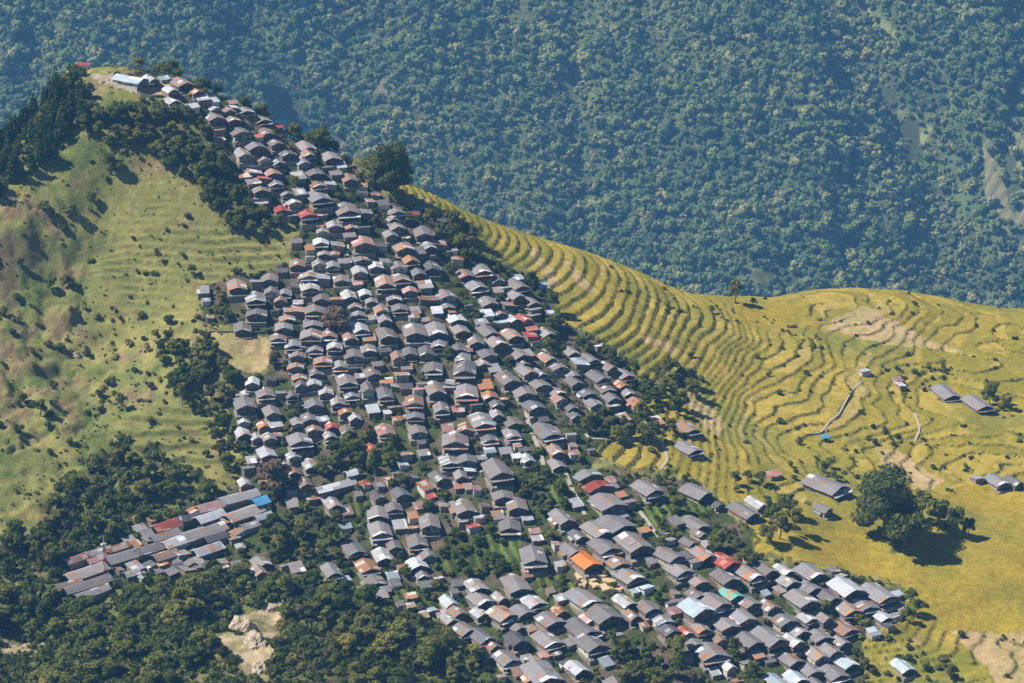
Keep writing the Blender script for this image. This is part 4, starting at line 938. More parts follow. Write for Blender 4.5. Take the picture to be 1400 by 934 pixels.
# ------------------------------------------------------------------ trees and shrubs
tg = random.Random(4242)
plants = []
class Plant: pass
def hits_house(x, y, r):
    return any((x - s.x) ** 2 + (y - s.y) ** 2 < (0.30 * (s.w + s.l) + r) ** 2 for s in sites)
def put(kind, u, v, rpx, mesh=None, hs=1.0, zone="", check=False, mat=None, spread=0.0):
    """A plant whose crown shows at photo pixel u, v with radius rpx."""
    lib = {"tree": TREE_K, "conifer": CON_K, "shrub": SHR_K}[kind]
    rt, ht = {"tree": (2.6, 3.6), "conifer": (1.45, 3.2), "shrub": (1.35, 0.8)}[kind]
    x, y, z, d = at(u, v, 0.0 if kind == "shrub" else 1.5)
    sc = rpx * d / F / rt
    x, y, z, d = at(u, v, ht * sc * hs * 0.92)
    if check and hits_house(x, y, rpx * d / F * (0.55 if kind != "shrub" else 0.5)): return None
    cr, tr = mesh or tg.choice(lib)
    sapling = kind == "tree" and rpx < 9.2 and mesh is None  # a small broad-leaved tree, with the trees' own crown and trunk
    nm = {"tree": "sapling" if sapling else "tree", "conifer": "conifer_tree", "shrub": "shrub"}[kind]
    root = bpy.data.objects.new(nm, None); COL.objects.link(root)
    root.location = (x, y, float(hz(x, y)) - 0.05); root.rotation_euler = (0, 0, tg.uniform(0, 6.28))
    root.scale = (sc * tg.uniform(.92, 1.08), sc * tg.uniform(.92, 1.08), sc * hs * tg.uniform(.88, 1.12))
    link("trunk" if kind != "shrub" else "stem", tr, root)
    c = link("crown" if kind != "shrub" else "leaves", cr, root)
    if mat is not None:
        c.material_slots[0].link = 'OBJECT'; c.material_slots[0].material = mat
    p = Plant(); p.root, p.kind, p.u, p.v, p.r, p.zone, p.dry = root, "sapling" if sapling else kind, u, v, rpx, zone, mat is L_dry
    plants.append(p); return p
def zone(kind, poly, n, r0, r1, hs=1.0, check=False, gap=1.15, name="", pdry=0.0, avoid=()):
    us = [p[0] for p in poly]; vs = [p[1] for p in poly]; mine = []; k = 0; tries = 0
    while k < n and tries < n * 40:
        tries += 1
        u, v = tg.uniform(min(us), max(us)), tg.uniform(min(vs), max(vs))
        if not inpoly(np.array([u]), np.array([v]), poly)[0]: continue
        if any(inpoly(np.array([u]), np.array([v]), q)[0] for q in avoid): continue
        r = tg.uniform(r0, r1)
        if any((u - a) ** 2 + ((v - b) * 1.25) ** 2 < (gap * 0.5 * (r + c)) ** 2 for a, b, c in mine): continue
        if put(kind, u, v, r, hs=hs * tg.uniform(.85, 1.15), check=check, zone=name, mat=L_dry if tg.random() < pdry else (L_shrub if kind == 'tree' and tg.random() < 0.38 else None)) is None: continue
        mine.append((u, v, r)); k += 1
L_deep = leaf_mat("deep_green_leaves", (0.036, 0.056, 0.020), (0.098, 0.118, 0.038), (0.170, 0.165, 0.056))
BT = big_tree_mesh(61, 13.5, 6.2, 40, 0.34, 5600)
def put_big(u, v, rpx, label=None):
    d = at(u, v, 5.0)[3]; sc = rpx * d / F / 6.2
    x, y, z, d = at(u, v, 7.0 * sc)
    root = bpy.data.objects.new("tree", None); COL.objects.link(root); root.location = (x, y, z); root.scale = (sc, sc, sc); root.rotation_euler = (0, 0, tg.uniform(0, 6))
    link("trunk", BT[1], root); cr = link("crown", BT[0], root); cr.material_slots[0].link = "OBJECT"; cr.material_slots[0].material = L_deep
    p = Plant(); p.root, p.kind, p.u, p.v, p.r, p.zone, p.dry = root, "tree", u, v, rpx, "", False; plants.append(p); return p
great = put_big(1210, 690, 43)
for u, v, r in ((1238, 722, 30), (1283, 704, 20), (1306, 712, 19), (1262, 690, 20), (1325, 722, 11), (1188, 672, 22)): put("tree", u, v, r, zone="terrace")
crest = put_big(535, 230, 29)
for u, v, r in ((510, 222, 15), (558, 236, 12), (438, 178, 15), (424, 168, 10)): put("tree", u, v, r, zone="crest")
for u, v, r in ((1006, 398, 13), (1030, 412, 6), (1354, 538, 13), (1376, 550, 9), (1128, 640, 8), (1140, 650, 7), (1134, 632, 6)): put("tree", u, v, r, zone="terraces")
dry1 = put("tree", 458, 432, 19, mat=L_dry, hs=.8, zone="village"); dry2 = put("tree", 372, 650, 30, mat=L_dry, hs=.75, zone="village")
forked = put("tree", 249, 540, 10, hs=1.5, zone="left slope")
for u, v, r in ((216, 352, 7), (199, 374, 5), (262, 368, 7), (186, 372, 4), (178, 406, 4), (70, 390, 8), (92, 383, 9), (125, 270, 7), (98, 288, 9), (60, 284, 10), (150, 222, 14), (160, 228, 9), (30, 545, 9), (55, 556, 12), (93, 605, 6), (182, 325, 4), (256, 296, 5), (165, 548, 10)):
    put("tree" if r > 6 else "shrub", u, v, r, zone="left slope")
for u, v, r in ((756, 412, 13), (760, 436, 11), (752, 445, 10), (828, 478, 8), (838, 486, 10), (795, 468, 8), (806, 475, 7), (916, 502, 13), (932, 512, 11), (948, 518, 9), (272, 480, 12), (285, 492, 11), (279, 505, 8), (1055, 700, 16), (1075, 690, 15), (1068, 718, 17), (1088, 712, 14), (1050, 730, 13), (1040, 655, 8), (1022, 650, 7), (1005, 652, 9),
                (1246, 815, 9), (1252, 828, 11), (1240, 838, 10), (1290, 905, 10), (1300, 920, 9), (980, 738, 12), (1020, 758, 10), (1028, 770, 8), (920, 728, 9), (905, 720, 8)):
    put("tree", u, v, r, zone="village edge")
zone("conifer", [(-20, 95), (60, 92), (108, 108), (126, 138), (100, 175), (55, 212), (-20, 270)], 78, 6, 9, 1.15, gap=0.95, name="dark wood at the top left")
zone("tree", [(110, 165), (200, 138), (262, 150), (312, 222), (345, 258), (408, 305), (345, 318), (292, 302), (270, 252), (205, 205), (140, 192)], 60, 7, 11, check=True, gap=1.1, name="slope above")
zone("tree", [(185, 84), (262, 92), (300, 112), (395, 152), (455, 186), (470, 200), (440, 200), (370, 160), (300, 128), (255, 104), (190, 98)], 22, 7, 10, name="crest", check=True, gap=1.1)
zone("tree", [(565, 285), (600, 285), (645, 318), (655, 350), (620, 350), (600, 325)], 12, 8, 12, check=True, name="village edge")
zone("tree", [(865, 500), (950, 515), (948, 560), (905, 598), (800, 588), (800, 560), (870, 550)], 26, 8, 13, check=True, name="village edge")
zone("tree", [(205, 455), (285, 462), (330, 520), (315, 600), (335, 650), (300, 640), (272, 560), (225, 520)], 42, 7, 11, check=True, name="gully")
zone("tree", [(60, 700), (95, 650), (180, 605), (245, 640), (240, 690), (180, 715), (80, 765), (-20, 800), (-20, 745)], 34, 8, 14, check=True, gap=1.05, name="lower left wood")
zone("tree", [(-20, 800), (85, 825), (150, 815), (300, 775), (470, 795), (600, 855), (690, 940), (-20, 940)], 84, 12, 19, 0.75, check=True, gap=1.0, name="foreground wood", avoid=BARE + [[(282, 835), (345, 812), (400, 812), (450, 850), (490, 950), (318, 960), (296, 905)], [(-20, 860), (40, 862), (100, 885), (105, 910), (-20, 915)]])
zone("shrub", [(385, 825), (440, 840), (520, 945), (380, 945)], 26, 6, 10, gap=1.1, name="foreground", pdry=0.55)
zone("tree", [(350, 705), (455, 690), (470, 760), (360, 760)], 16, 8, 13, check=True, name="village gardens")
zone("tree", [(440, 595), (545, 585), (545, 650), (440, 655)], 14, 8, 12, check=True, name="village gardens")
zone("tree", [(835, 865), (925, 865), (935, 940), (835, 940)], 12, 9, 14, check=True, name="village gardens")
zone("tree", [(1000, 880), (1060, 900), (1060, 940), (1000, 940)], 5, 9, 12, check=True, name="village gardens")
zone("tree", VILLAGE, 90, 5, 10, 0.9, check=True, gap=1.6, name="village gardens", pdry=0.15, avoid=[YARD, TRACK, [(150, 90), (262, 95), (262, 140), (150, 140)]])
zone("shrub", VILLAGE, 130, 4, 7.5, 1.1, check=True, gap=1.4, name="village gardens", pdry=0.08, avoid=[YARD, TRACK, [(150, 90), (250, 95), (250, 136), (150, 136)]])
zone("tree", [(540, 640), (800, 640), (810, 850), (480, 800)], 30, 6, 9, 0.9, check=True, gap=1.5, name="village gardens")
zone("shrub", [(605, 715), (715, 715), (715, 790), (605, 790)], 16, 4, 6, check=True, name="village gardens")
zone("shrub", [(0, 300), (100, 300), (130, 420), (280, 440), (330, 660), (200, 600), (60, 620), (0, 600)], 44, 4, 8, 1.2, gap=1.6, name="left slope", pdry=0.12)
zone("shrub", [(850, 480), (1180, 470), (1380, 560), (1380, 650), (1000, 690), (880, 620)], 44, 3, 5.5, 1.1, gap=1.8, check=True, name="terraces")
zone("shrub", [(1180, 860), (1310, 860), (1380, 940), (1190, 940)], 12, 4, 7, gap=1.5, check=True, name="terraces")

# ground cover that nobody could count: brush, weeds and low bushes
def build_brush():
    g = np.random.default_rng(91)
    n = 76000
    x = g.uniform(NX0 + 5, NX1 - 5, n); y = g.uniform(NY0 + 10, 930, n)
    z = hz(x, y); U, V, D = proj(x, y, z)
    wf = layer(U, V, WOODFLOOR, 6, 12); sc = layer(U, V, SCRUB, 9, 8); vil = layer(U, V, [VILLAGE], 2, 2); rc = layer(U, V, [RICE], 3, 1)
    lt = layer(U, V, LTER, 5, 5); gf = layer(U, V, GREENF + [TAN[6]], 3, 10); bare = layer(U, V, BARE, 6, 9); sm = layer(U, V, SMOOTHF + TAN, 3, 3)
    yard = layer(U, V, [YARD], 1, 6)
    gul = layer(U, V, [[(200, 440), (300, 440), (340, 520), (335, 670), (280, 660), (255, 600), (190, 620), (100, 640), (60, 610), (150, 560)], [(110, 160), (250, 140), (330, 240), (415, 310), (330, 320), (280, 260), (130, 235)], [(60, 410), (140, 400), (190, 440), (150, 500), (80, 480)]], 9, 14)
    clump = fbm(x / 11.0, y / 11.0, 95, 3)
    wildg = True; p = 0.20 + 0.25 * (clump > 0.1); p = np.where(wf > 0, 0.85, p); p = np.where(gul > 0, 0.6 + 0.3 * clump, p); p = np.where(sc > 0, 0.16, p); p = np.where(vil > 0, 0.5 + 0.4 * clump, p)
    p = np.where(lt > 0, 0.12 + 0.12 * (clump > 0.3), p); p = np.where((rc > 0) & (vil == 0), 0.006 + 0.03 * (clump > 0.8), p); p = np.where((sm * rc > 0) | (gf > 0) | (yard > 0), 0.0, p); p = np.where(bare > 0, 0.03, p)
    band = layer(U, V, [[(1015, 440), (1060, 432), (1130, 470), (1125, 490), (1050, 465)], [(1190, 488), (1290, 498), (1315, 522), (1210, 526)], [(835, 390), (900, 395), (965, 425), (940, 432), (860, 412)], [(1140, 590), (1260, 600), (1300, 618), (1180, 606)]], 5, 19)
    p = np.where(band > 0, 0.28 + 0.3 * clump, p)
    bk = GBANK[np.clip(((y - GYS[0]) / 0.68).astype(int), 0, GBANK.shape[0] - 1), np.clip(((x - GXS[0]) / 0.68).astype(int), 0, GBANK.shape[1] - 1)]
    p = np.where((bk > 0.3) & (vil == 0), 0.5 + 0.4 * (clump > 0.1) * (x > 50), p)
    hid = (V > 980) | (U < -120) | (U > 1520)
    keep = (g.random(n) < p) & ~hid
    x, y, z, vil, wf, sc, rc, bk = (a[keep] for a in (x, y, z, vil, wf, sc, rc, bk))
    ok = np.ones(len(x), bool)
    for s in sites: ok &= (x - s.x) ** 2 + (y - s.y) ** 2 > (0.30 * (s.w + s.l) + 0.5) ** 2
    x, y, z, vil, wf, sc, rc, bk = (a[ok] for a in (x, y, z, vil, wf, sc, rc, bk))
    n = len(x)
    templ = []
    for k in range(8):
        gg = random.Random(1200 + k)
        L = [((gg.uniform(-.5, .5), gg.uniform(-.5, .5), gg.uniform(.2, .6)), gg.uniform(.35, .7), gg.uniform(.6, 1)) for i in range(3)]
        templ.append(foliage(1210 + k, L, 46, 0.24, 0.85))
    s = g.lognormal(0, 0.35, n) * np.where(wf > 0, 1.55, np.where(vil > 0, 0.85, np.where((rc > 0) & (bk > 0.3), 0.55, np.where(rc > 0, 0.8, np.where(g.random(n) < 0.85, 0.48, 1.0)))))
    tint = np.clip(np.where(wf > 0, 0.52, np.where(vil > 0, 0.45, np.where(bk > 0.3, 0.25, np.where(rc > 0, 0.5, 0.82)))) + 0.15 * fbm(x / 20, y / 20, 97, 2) + g.normal(0, .16, n), 0, 1)
    v, q, t, a = merged(templ, np.stack([x, y, z - .1], -1), s, g.uniform(0, 6.28, n), tint)
    print("brush", n)
    return np_mesh("undergrowth", v, q, t, (L_brush,), attr={"tint": a})
L_brush = leaf_mat("brush_leaves", (0.032, 0.050, 0.015), (0.115, 0.135, 0.034), (0.230, 0.185, 0.065), 0.0)
tag(link("undergrowth", build_brush()), "brush and weeds covering the slopes and gaps between the houses", None, None, "stuff")

# ------------------------------------------------------------------ paths, mast, poles, walls, rocks
def ribbon(pts, w, lift=0.16, name="footpath"):
    P = []
    for (u0, v0), (u1, v1) in zip(pts[:-1], pts[1:]):
        n = max(2, int(math.hypot(u1 - u0, v1 - v0) / 3))
        for i in range(n): P.append(at(u0 + (u1 - u0) * i / n, v0 + (v1 - v0) * i / n)[:2])
    P.append(at(*pts[-1])[:2]); P = np.array(P)
    for _ in range(4): P[1:-1] = 0.25 * P[:-2] + 0.5 * P[1:-1] + 0.25 * P[2:]
    T = np.gradient(P, axis=0); T /= np.linalg.norm(T, axis=1)[:, None] + 1e-9
    N = np.stack([-T[:, 1], T[:, 0]], -1); L, Rr = P + N * w / 2, P - N * w / 2
    zc = np.maximum(np.maximum(hz(P[:, 0], P[:, 1]), hz(L[:, 0], L[:, 1])), hz(Rr[:, 0], Rr[:, 1])) + lift
    for _ in range(3): zc[1:-1] = np.maximum(zc[1:-1] * 0, 0.25 * zc[:-2] + 0.5 * zc[1:-1] + 0.25 * zc[2:])  if False else 0.25 * zc[:-2] + 0.5 * zc[1:-1] + 0.25 * zc[2:]
    n = len(P); V, Q = [], []
    for A, dz in ((L, -1.2), (L, 0), (Rr, 0), (Rr, -1.2)): V += [(a[0], a[1], z + dz) for a, z in zip(A, zc)]
    for k in range(3):
        for i in range(n - 1): Q.append((k * n + i, k * n + i + 1, (k + 1) * n + i + 1, (k + 1) * n + i))
    return np_mesh(name, V, Q, None, (M_path,))
M_path = plain("pale_flagstones", (0.34, 0.30, 0.25), 0.25, 0.95, 0.1, 1.2)
for pts, w in (([(801, 594), (803, 600), (846, 603), (901, 600), (906, 611), (914, 629), (903, 642)], 0.9), ([(1103, 595), (1123, 594), (1132, 579), (1147, 568), (1157, 548), (1168, 530), (1180, 522)], 0.55), ([(1250, 565), (1258, 588), (1250, 605)], 0.7),
               ([(690, 508), (716, 542), (722, 580), (737, 615), (744, 640)], 1.3), ([(740, 476), (772, 505), (802, 538), (818, 565)], 1.1), ([(770, 640), (788, 682), (800, 706)], 1.1), ([(594, 664), (637, 660), (690, 624)], 0.8), ([(392, 680), (422, 678), (446, 685)], 1.0),
               ([(800, 718), (828, 760), (860, 805)], 1.2), ([(700, 860), (722, 895), (745, 925)], 1.1), ([(875, 700), (905, 742), (935, 770)], 1.1), ([(475, 335), (474, 352)], 1.2)):
    tag(link("footpath", ribbon(pts, w)), kind="structure")

def unit(name, u, v, lift=0.0):
    o = bpy.data.objects.new(name, None); COL.objects.link(o); x, y, z, d = at(u, v, lift); o.location = (x, y, z); return o
# red and white lattice mast
mast = unit("lattice_mast", 145, 789)
def mast_section(z0, z1, r0, r1):
    m = MB(); n = 2
    for i in range(4):
        a, b = math.pi / 4 + i * math.pi / 2, math.pi / 4 + (i + 1) * math.pi / 2
        pa, qa = (math.cos(a) * r0, math.sin(a) * r0, z0), (math.cos(a) * r1, math.sin(a) * r1, z1)
        pb, qb = (math.cos(b) * r0, math.sin(b) * r0, z0), (math.cos(b) * r1, math.sin(b) * r1, z1)
        m.bar(pa, qa, .10, .10, 5); m.bar(pa, qb, .05, .05, 4); m.bar(pb, qa, .05, .05, 4); m.bar(qa, qb, .06, .06, 4)
    return m
zz = [-0.6, 2.2, 4.0, 5.8, 7.6, 9.2, 10.6]; rr = [.85, .72, .62, .52, .42, .34, .26]
for i in range(6):
    link("red_section" if i % 2 == 0 else "white_section", mast_section(zz[i], zz[i + 1], rr[i], rr[i + 1]).mesh("mast_section", M_red if i % 2 == 0 else M_white), mast)
m = MB(); m.bar((0, 0, 10.6), (0, 0, 12.2), .06, .04); m.box(.3, .75, -.15, .15, 9.6, 10.5); m.bar((-.9, 0, 10.0), (-.45, 0, 10.0), .38, .38, 10)
link("antenna", m.mesh("antenna", M_white), mast)
tag(mast, "red and white lattice mast standing among the long grey roofs at lower left", "mast")
# poles
def pole(u, v, h, label, mat, arm=True):
    o = unit("utility_pole" if arm else "flagpole", u, v); m = MB(); m.bar((0, 0, -.8), (0, 0, h), .12, .08)
    link("post", m.mesh("post", mat), o)
    if arm:
        m = MB(); m.box(-.7, .7, -.05, .05, h - .5, h - .38)
        for x in (-.6, .6): m.bar((x, 0, h - .38), (x, 0, h - .18), .05, .05)
        link("crossarm", m.mesh("crossarm", M_wood), o)
    else:
        m = MB(); m.box(.08, .9, -.012, .012, h - .75, h - .1); link("flag", m.mesh("flag", M_white), o)
    tag(o, label, "pole")
pole(250, 736, 5.5, "pale utility pole beside the red roof on the lower left road", M_pole)
pole(190, 772, 5.5, "pale utility pole between the long grey roof and the big pale-roofed house", M_pole)
pole(203, 121, 5.0, "white flagpole standing in the round earth yard near the hilltop", M_white, False)
pole(331, 512, 7.5, "tall thin pole at the lower edge of the pale flat field", M_pole)
pole(513, 672, 6.5, "thin pole below the pink-red roofed house in the village middle", M_pole)
# low stone wall round the hilltop yard
def wall_along(pts, h, th, name, mat):
    P = [at(u, v) for u, v in pts]; m = MB()
    top = max(p[2] for p in P) + h
    for a, b in zip(P[:-1], P[1:]):
        d = Vector((b[0] - a[0], b[1] - a[1], 0)).normalized(); n = Vector((-d.y, d.x, 0)) * th / 2
        za, zb = a[2] + h, b[2] + h
        m.hexa([(a[0] + n.x, a[1] + n.y, a[2] - 3), (b[0] + n.x, b[1] + n.y, b[2] - 3), (b[0] - n.x, b[1] - n.y, b[2] - 3), (a[0] - n.x, a[1] - n.y, a[2] - 3),
                (a[0] + n.x, a[1] + n.y, za), (b[0] + n.x, b[1] + n.y, zb), (b[0] - n.x, b[1] - n.y, zb), (a[0] - n.x, a[1] - n.y, za)])
    return link(name, np_mesh(name, m.v, m.q, None, (mat,)))
tag(wall_along([(188, 120), (186, 126), (192, 130), (202, 133), (214, 134), (224, 133)], 0.7, 0.5, "stone_wall", WALLS[0]), "curved pale stone wall holding up the round earth yard near the hilltop", "wall")
tag(wall_along([(846, 600), (870, 601), (898, 598)], 0.7, 0.4, "stone_wall", WALLS[0]), "low stone wall beside the pale footpath at the village's right edge", "wall")
tag(wall_along([(286, 456), (320, 455), (362, 456)], 0.5, 0.4, "stone_wall", WALLS[0]), "low stone wall along the top edge of the pale flat field", "wall")
# little white shrine and red gate on the hilltop
o = unit("shrine", 97, 93); m = MB(); m.box(-1.1, 1.1, -1.1, 1.1, -1, 1.5); link("wall", m.mesh("wall", M_red), o)
m = MB(); k = 0
m.v = [(-1.7, -1.7, 1.5), (1.7, -1.7, 1.5), (1.7, 1.7, 1.5), (-1.7, 1.7, 1.5), (0, 0, 3.1)]; m.t = [(0, 1, 4), (1, 2, 4), (2, 3, 4), (3, 0, 4)]; m.q = [(3, 2, 1, 0)]
link("roof", m.mesh("roof", M_white), o); m = MB(); m.bar((0, 0, 3.05), (0, 0, 3.7), .10, .02); link("finial", m.mesh("finial", M_red), o)
tag(o, "tiny shrine with a white pointed roof at the very hilltop", "shrine")
o = unit("open_pavilion", 113, 90)
for x in (-2, 2):
    for y in (-1, 1):
        m = MB(); m.bar((x, y, -1), (x, y, 2.2), .12, .12); link("post", m.mesh("post", M_red), o)
m = MB(); m.hexa([(-2.6, -1.5, 2.2), (2.6, -1.5, 2.2), (2.6, 1.5, 2.6), (-2.6, 1.5, 2.6), (-2.6, -1.5, 2.32), (2.6, -1.5, 2.32), (2.6, 1.5, 2.72), (-2.6, 1.5, 2.72)]); link("roof", m.mesh("roof", M['R']), o)
m = MB(); m.box(-2.5, 2.5, -1.6, 1.4, -1.2, 0.25); link("plinth", m.mesh("plinth", M_stone), o)
tag(o, "red open pavilion on posts behind the white-roofed hilltop shrine", "pavilion")
# timber stacked in front of the orange tarpaulin house
for i, (u, v, a) in enumerate(((792, 790, 12), (806, 794, 40), (820, 789, 70), (812, 801, 25), (832, 797, 55), (797, 800, -15), (826, 806, 20), (842, 806, 62))):
    o = unit("timber_stack", u, v); o.rotation_euler = (0, 0, R(a)); g = random.Random(i); m = MB()
    for L_ in range(3):
        for k in range(6):
            x = -0.9 + k * .34 + g.uniform(-.04, .04); y = g.uniform(-.3, .3)
            m.box(x, x + .24, -1.9 + y, 1.9 + y, .1 + L_ * .22, .1 + L_ * .22 + .16)
    for y in (-1.2, 1.2): m.box(-1.1, 1.3, y - .08, y + .08, -.8, .09)
    link("plank", m.mesh("plank", M_timber), o)
    tag(o, None, "timber stack", "timber stacked before the orange tarpaulin house")
    p = Plant(); p.root, p.kind, p.u, p.v, p.zone, p.dry, p.r = o, "timber", u, v, "", False, 5; plants.append(p)
# blue tarpaulin shelter on the terraces
o = unit("tarpaulin_shelter", 1128, 603)
for x in (-1.0, 1.0):
    for y in (-.7, .7):
        m = MB(); m.bar((x, y, -.6), (x, y, 1.3 + .3 * (y > 0)), .05, .05, 5); link("post", m.mesh("post", M_wood), o)
m = MB(); m.hexa([(-1.3, -1, 1.25), (1.3, -1, 1.25), (1.3, 1, 1.7), (-1.3, 1, 1.7), (-1.3, -1, 1.3), (1.3, -1, 1.3), (1.3, 1, 1.75), (-1.3, 1, 1.75)]); link("cover", m.mesh("cover", M['B']), o)
tag(o, "bright blue tarpaulin shelter on posts by the terrace footpath", "shelter")
# pale rock outcrops in the foreground
def rock_material():
    t = NT("pale_rock"); tc = t.n("TexCoord")
    n1 = t.noise((tc, "Object"), 0.5, 5.0, 0.7); n2 = t.noise((tc, "Object"), 2.2, 4.0, 0.7)
    c = t.ramp(n1, [(0.25, (0.22, 0.17, 0.11)), (0.5, (0.40, 0.33, 0.24)), (0.75, (0.62, 0.58, 0.50))])
    return t.finish(c, 0.95, 0.1, t.math('ADD', n1, n2), 0.8, 0.4)
M_rock = rock_material()
def rock(u, v, sx, sy, sz, label, seed, rot=0.0):
    g = np.random.default_rng(seed)
    nu, nv = 34, 20; V = []; 
    for j in range(nv + 1):
        ph = math.pi * j / nv
        for i in range(nu):
            th = 2 * math.pi * i / nu
            p = np.array([math.sin(ph) * math.cos(th), math.sin(ph) * math.sin(th), math.cos(ph)])
            r = 1 + 0.22 * float(fbm(np.array(p[0] * 1.7 + seed), np.array(p[1] * 1.7 + p[2] * 1.3), seed, 4)) + 0.10 * float(vnoise(np.array(p[0] * 5 + p[2] * 3.), np.array(p[1] * 5.), seed + 3))
            V.append((p[0] * sx * r, p[1] * sy * r, p[2] * sz * r))
    Q = [(j * nu + i, j * nu + (i + 1) % nu, (j + 1) * nu + (i + 1) % nu, (j + 1) * nu + i)[::-1] for j in range(nv) for i in range(nu)]
    x, y, z, d = at(u, v); o = link("rock_outcrop", np_mesh("rock_outcrop", V, Q, None, (M_rock,)), loc=(x, y, z - sz * .35)); o.rotation_euler = (0, 0, rot)
    tag(o, label, "rock", "pale rock outcrops of the lower slope")
rock(330, 856, 4.2, 3.2, 4.2, "largest pale cracked rock face on the bare foreground knoll", 3)
rock(350, 878, 3.0, 4.2, 3.4, "long tan rock below the largest rock on the foreground knoll", 5, .3)
rock(372, 832, 1.8, 1.6, 1.5, "small pale boulder at the top of the foreground knoll", 8)
rock(352, 912, 1.6, 3.2, 1.6, "narrow pale rock rib at the foot of the foreground knoll", 9, .2)
rock(45, 884, 3.6, 1.6, 1.3, "low pale rock ledge at the far lower left edge", 11, .2)
rock(84, 892, 1.5, 1.2, 1.1, "small bright boulder at the right end of the lower left ledge", 13)
rock(105, 487, 1.6, 1.2, 1.6, "small white and rusty rock on the left slope", 15)

# ------------------------------------------------------------------ names one can find each thing by
WORD = {'g': "grey slate", 'r': "rust-patched slate", 'w': "pale tin", 'W': "white tin", 'p': "faded pink-red tin", 'R': "red tin", 'o': "rusty orange", 'O': "bright orange tarpaulin", 'b': "blue-grey tin", 'B': "bright blue tin", 'T': "teal-green tin", 'k': "dark slate"}
ORD = ["closest", "second closest", "third closest", "fourth closest", "fifth closest", "sixth closest", "seventh closest", "eighth closest", "ninth closest", "tenth closest"]
ORD += ["%dth closest" % k for k in range(11, 20)] + ["20th closest", "21st closest", "22nd closest", "23rd closest"] + ["%dth closest" % k for k in range(24, 31)]
def place_now(o):
    x, y, z = o.location; u, v, d = proj(x, y, z); return float(u), float(v)
LM = [("the hilltop shrine", 97, 90, None), ("the long school roof", 178, 105, "long pale blue-grey tin school roof by the round hilltop yard"), ("the small orange roof", 267, 122, "small rusty orange roofed house near the top of the ridge"),
      ("the big red roof", 418, 290, "bright red roofed house at the left edge of the ridge village"), ("the white tin roof", 440, 329, "bright white tin-roofed house below the big red roof"), ("the crest tree", 535, 230, None),
      ("the pink striped roof", 491, 330, "wide pink-and-white striped tin roofed house below the ridge"), ("the pale flat field", 335, 483, None), ("the round dry tree", 458, 432, None), ("the orange-red roof", 716, 437, "orange-red tin roofed house at the village's right edge by the terraces"),
      ("the wide white roof", 623, 434, "wide white tin-roofed house in the middle of the upper village"), ("the rusty orange roof", 669, 538, "rusty orange roofed house between grey slate houses in mid village"),
      ("the red-edged roof", 608, 560, "grey slate house with a red porch roof beside garden trees"), ("the pink-red shed", 506, 650, None), ("the bright blue roof", 352, 686, "bright blue tin roof at the upper end of the lower left road"), ("the lattice mast", 145, 765, None),
      ("the crimson long roof", 235, 717, "long crimson tin roof on the lower left road"), ("the orange tarpaulin", 800, 766, "house under a bright orange tarpaulin roof with timber stacked before it"),
      ("the dark red roof", 991, 761, "dark red tin-roofed house at the end of a row near the ripe field"), ("the teal roof", 1004, 808, "teal-green patched tin roofed house in the lower right village"), ("the great tree", 1212, 688, None),
      ("the blue-white roof", 1157, 803, "largest blue-white tin roofed house near the lower right village edge"), ("the lone blue hut", 1234, 905, "lone blue-grey tin-roofed hut on the terraces at lower right"), ("the cracked rock", 330, 858, None),
      ("the twin terrace houses", 1313, 537, None), ("the lone path house", 940, 607, "lone grey slate house with dark porch beside the curved footpath"), ("the forked tree", 249, 540, None), ("the vegetable plots", 655, 750, None),
      ("the low white roof", 788, 910, "white tin-roofed house beside trees at the bottom of the village"), ("the big terrace house", 1128, 662, "large grey slate house with white porch beside the great tree"), ("the blue tarpaulin", 1128, 600, None), ("the striped long shed", 466, 657, "long pale striped tin shed house in mid village beside garden trees"),
      ("the wide slate roof", 410, 603, "widest grey slate house at the left edge of mid village"), ("the pale big roof", 463, 548, None), ("the upper big roof", 435, 267, "biggest grey slate house above the big red roof")]
for p in sites: p.lu, p.lv = p.u, p.v
taken = set()
for name, u, v, lab in LM:
    if not lab: continue
    s = min((q for q in sites if id(q) not in taken), key=lambda q: (q.u - u) ** 2 + (q.v - v) ** 2)
    taken.add(id(s)); s.root["label"] = lab; s.fixed = True
twin = sorted((q for q in sites if not q.shed), key=lambda q: (q.u - 1293) ** 2 + (q.v - 535) ** 2)[:2]
for q, lab in zip(sorted(twin, key=lambda q: q.u), ("left of the twin grey slate houses standing alone on the terraces", "right of the twin grey slate houses on the terraces beside a tree")):
    q.root["label"] = lab; q.fixed = True
def sector(du, dv):
    a = math.degrees(math.atan2(-dv, du)) % 360
    return ["right of", "up and right of", "above", "up and left of", "left of", "down and left of", "below", "down and right of"][int((a + 22.5) // 45) % 8]
def describe(items, LM=LM):
    """items: (object, description, u, v). Each is placed by the landmark nearest to it and its rank among its like on that side."""
    buckets = {}
    for o, desc, u, v in items:
        nm, lu, lv, _ = min(LM, key=lambda l: (l[1] - u) ** 2 + (l[2] - v) ** 2)
        buckets.setdefault((desc, nm, sector(u - lu, v - lv)), []).append((math.hypot(u - lu, v - lv), o))
    for (desc, nm, sec), L in buckets.items():
        L.sort(key=lambda t: t[0])
        for i, (_, o) in enumerate(L):
            o["label"] = f"{desc}, {ORD[min(i, len(ORD) - 1)]} {sec} {nm}"
items = []; conifers = []
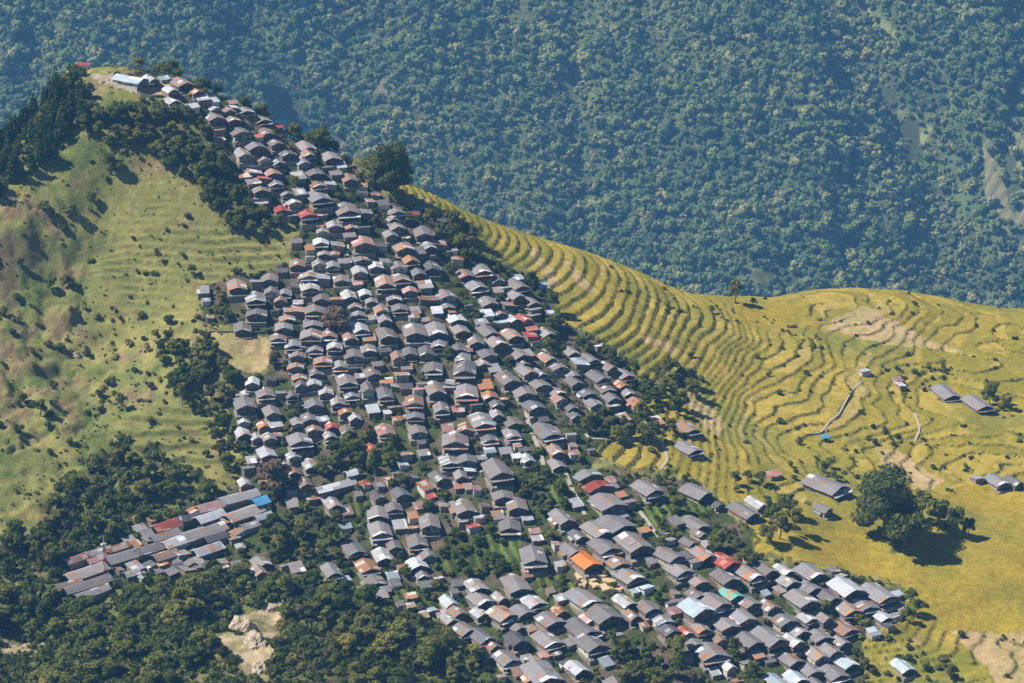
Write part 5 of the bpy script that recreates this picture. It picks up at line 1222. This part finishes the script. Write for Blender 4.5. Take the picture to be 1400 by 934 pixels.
for s in sites:
    cat = "shed" if s.shed else ("cottage" if s.small else "house")
    s.root["category"] = cat
    s.root["group"] = {"shed": "small sheds and outbuildings among the houses", "cottage": "small cottages squeezed between the houses", "house": "slate and tin roofed houses of the hill village"}[cat]
    if getattr(s, "fixed", False): continue
    d = f"{WORD[s.kind[0]]} {'long-house' if s.row else cat}"
    if s.porch: d += " with " + {'g': "grey", 'r': "rusty", 'w': "pale", 'W': "white", 'R': "red", 'p': "pink", 'o': "orange", 'k': "dark", 'b': "blue-grey"}[s.porch] + " porch"
    x = (s.root, d, *place_now(s.root)); items.append(x)
for p in plants:
    o = p.root
    if p.kind == "timber": items.append((o, "stack of pale new planks", *place_now(o))); continue
    o["category"] = {"tree": "tree", "sapling": "sapling", "conifer": "conifer", "shrub": "shrub"}[p.kind]
    o["group"] = {"tree": "broad-leaved trees of the slopes and gardens", "sapling": "small leafy trees of the slopes and gardens", "conifer": "dark conifers at the top left", "shrub": "shrubs of the slopes and gardens"}[p.kind]
    if p is great: o["label"] = "great dark spreading tree standing on the golden terraces at right"; continue
    if p is crest: o["label"] = "large dark round tree on the ridge crest above the terraces"; continue
    if p is dry1: o["label"] = "round brownish half-bare tree amid the roofs of the upper village"; continue
    if p is dry2: o["label"] = "wide brownish half-bare tree at the left edge of the village above the blue roof"; continue
    if p is forked: o["label"] = "slender lone tree on the grassy left slope with a long shadow"; continue
    if p.kind == "conifer":
        conifers.append((o, ("tall" if p.r > 8 else "short" if p.r < 7 else "middling") + " dark conifer", p.u, p.v)); continue
    size = ("large " if p.r > 13 else "small " if p.r < (10.5 if p.kind == "tree" else 7 if p.kind == "sapling" else 5) else "")
    d = size + {"tree": "dry brownish tree" if p.dry else "leafy green tree", "sapling": "dry brownish bush" if p.dry else "leafy green bush", "conifer": "dark conifer", "shrub": "dry brownish shrub" if p.dry else "green shrub"}[p.kind]
    items.append((o, d, p.u, p.v))
describe(items)
describe(conifers, [("the hilltop shrine", 97, 92, None), ("the photo's left edge, mid wood", 0, 175, None), ("the lower tip of the wood", 8, 262, None), ("the grassy rim beside the wood", 95, 175, None)])

# ------------------------------------------------------------------ the air
def build_haze():
    m = MB(); m.box(-2300, 2300, -350, 4400, -905, 12)
    t = bpy.data.materials.new("haze_air"); t.use_nodes = True
    nt = t.node_tree; nt.nodes.clear()
    o = nt.nodes.new("ShaderNodeOutputMaterial"); v = nt.nodes.new("ShaderNodeVolumePrincipled")
    v.inputs["Color"].default_value = (*HAZE_COLOR, 1); v.inputs["Density"].default_value = HAZE_DENSITY
    v.inputs["Anisotropy"].default_value = 0.0
    nt.links.new(v.outputs[0], o.inputs["Volume"])
    ob = link("haze", m.mesh("haze", t)); ob["kind"] = "stuff"
build_haze()
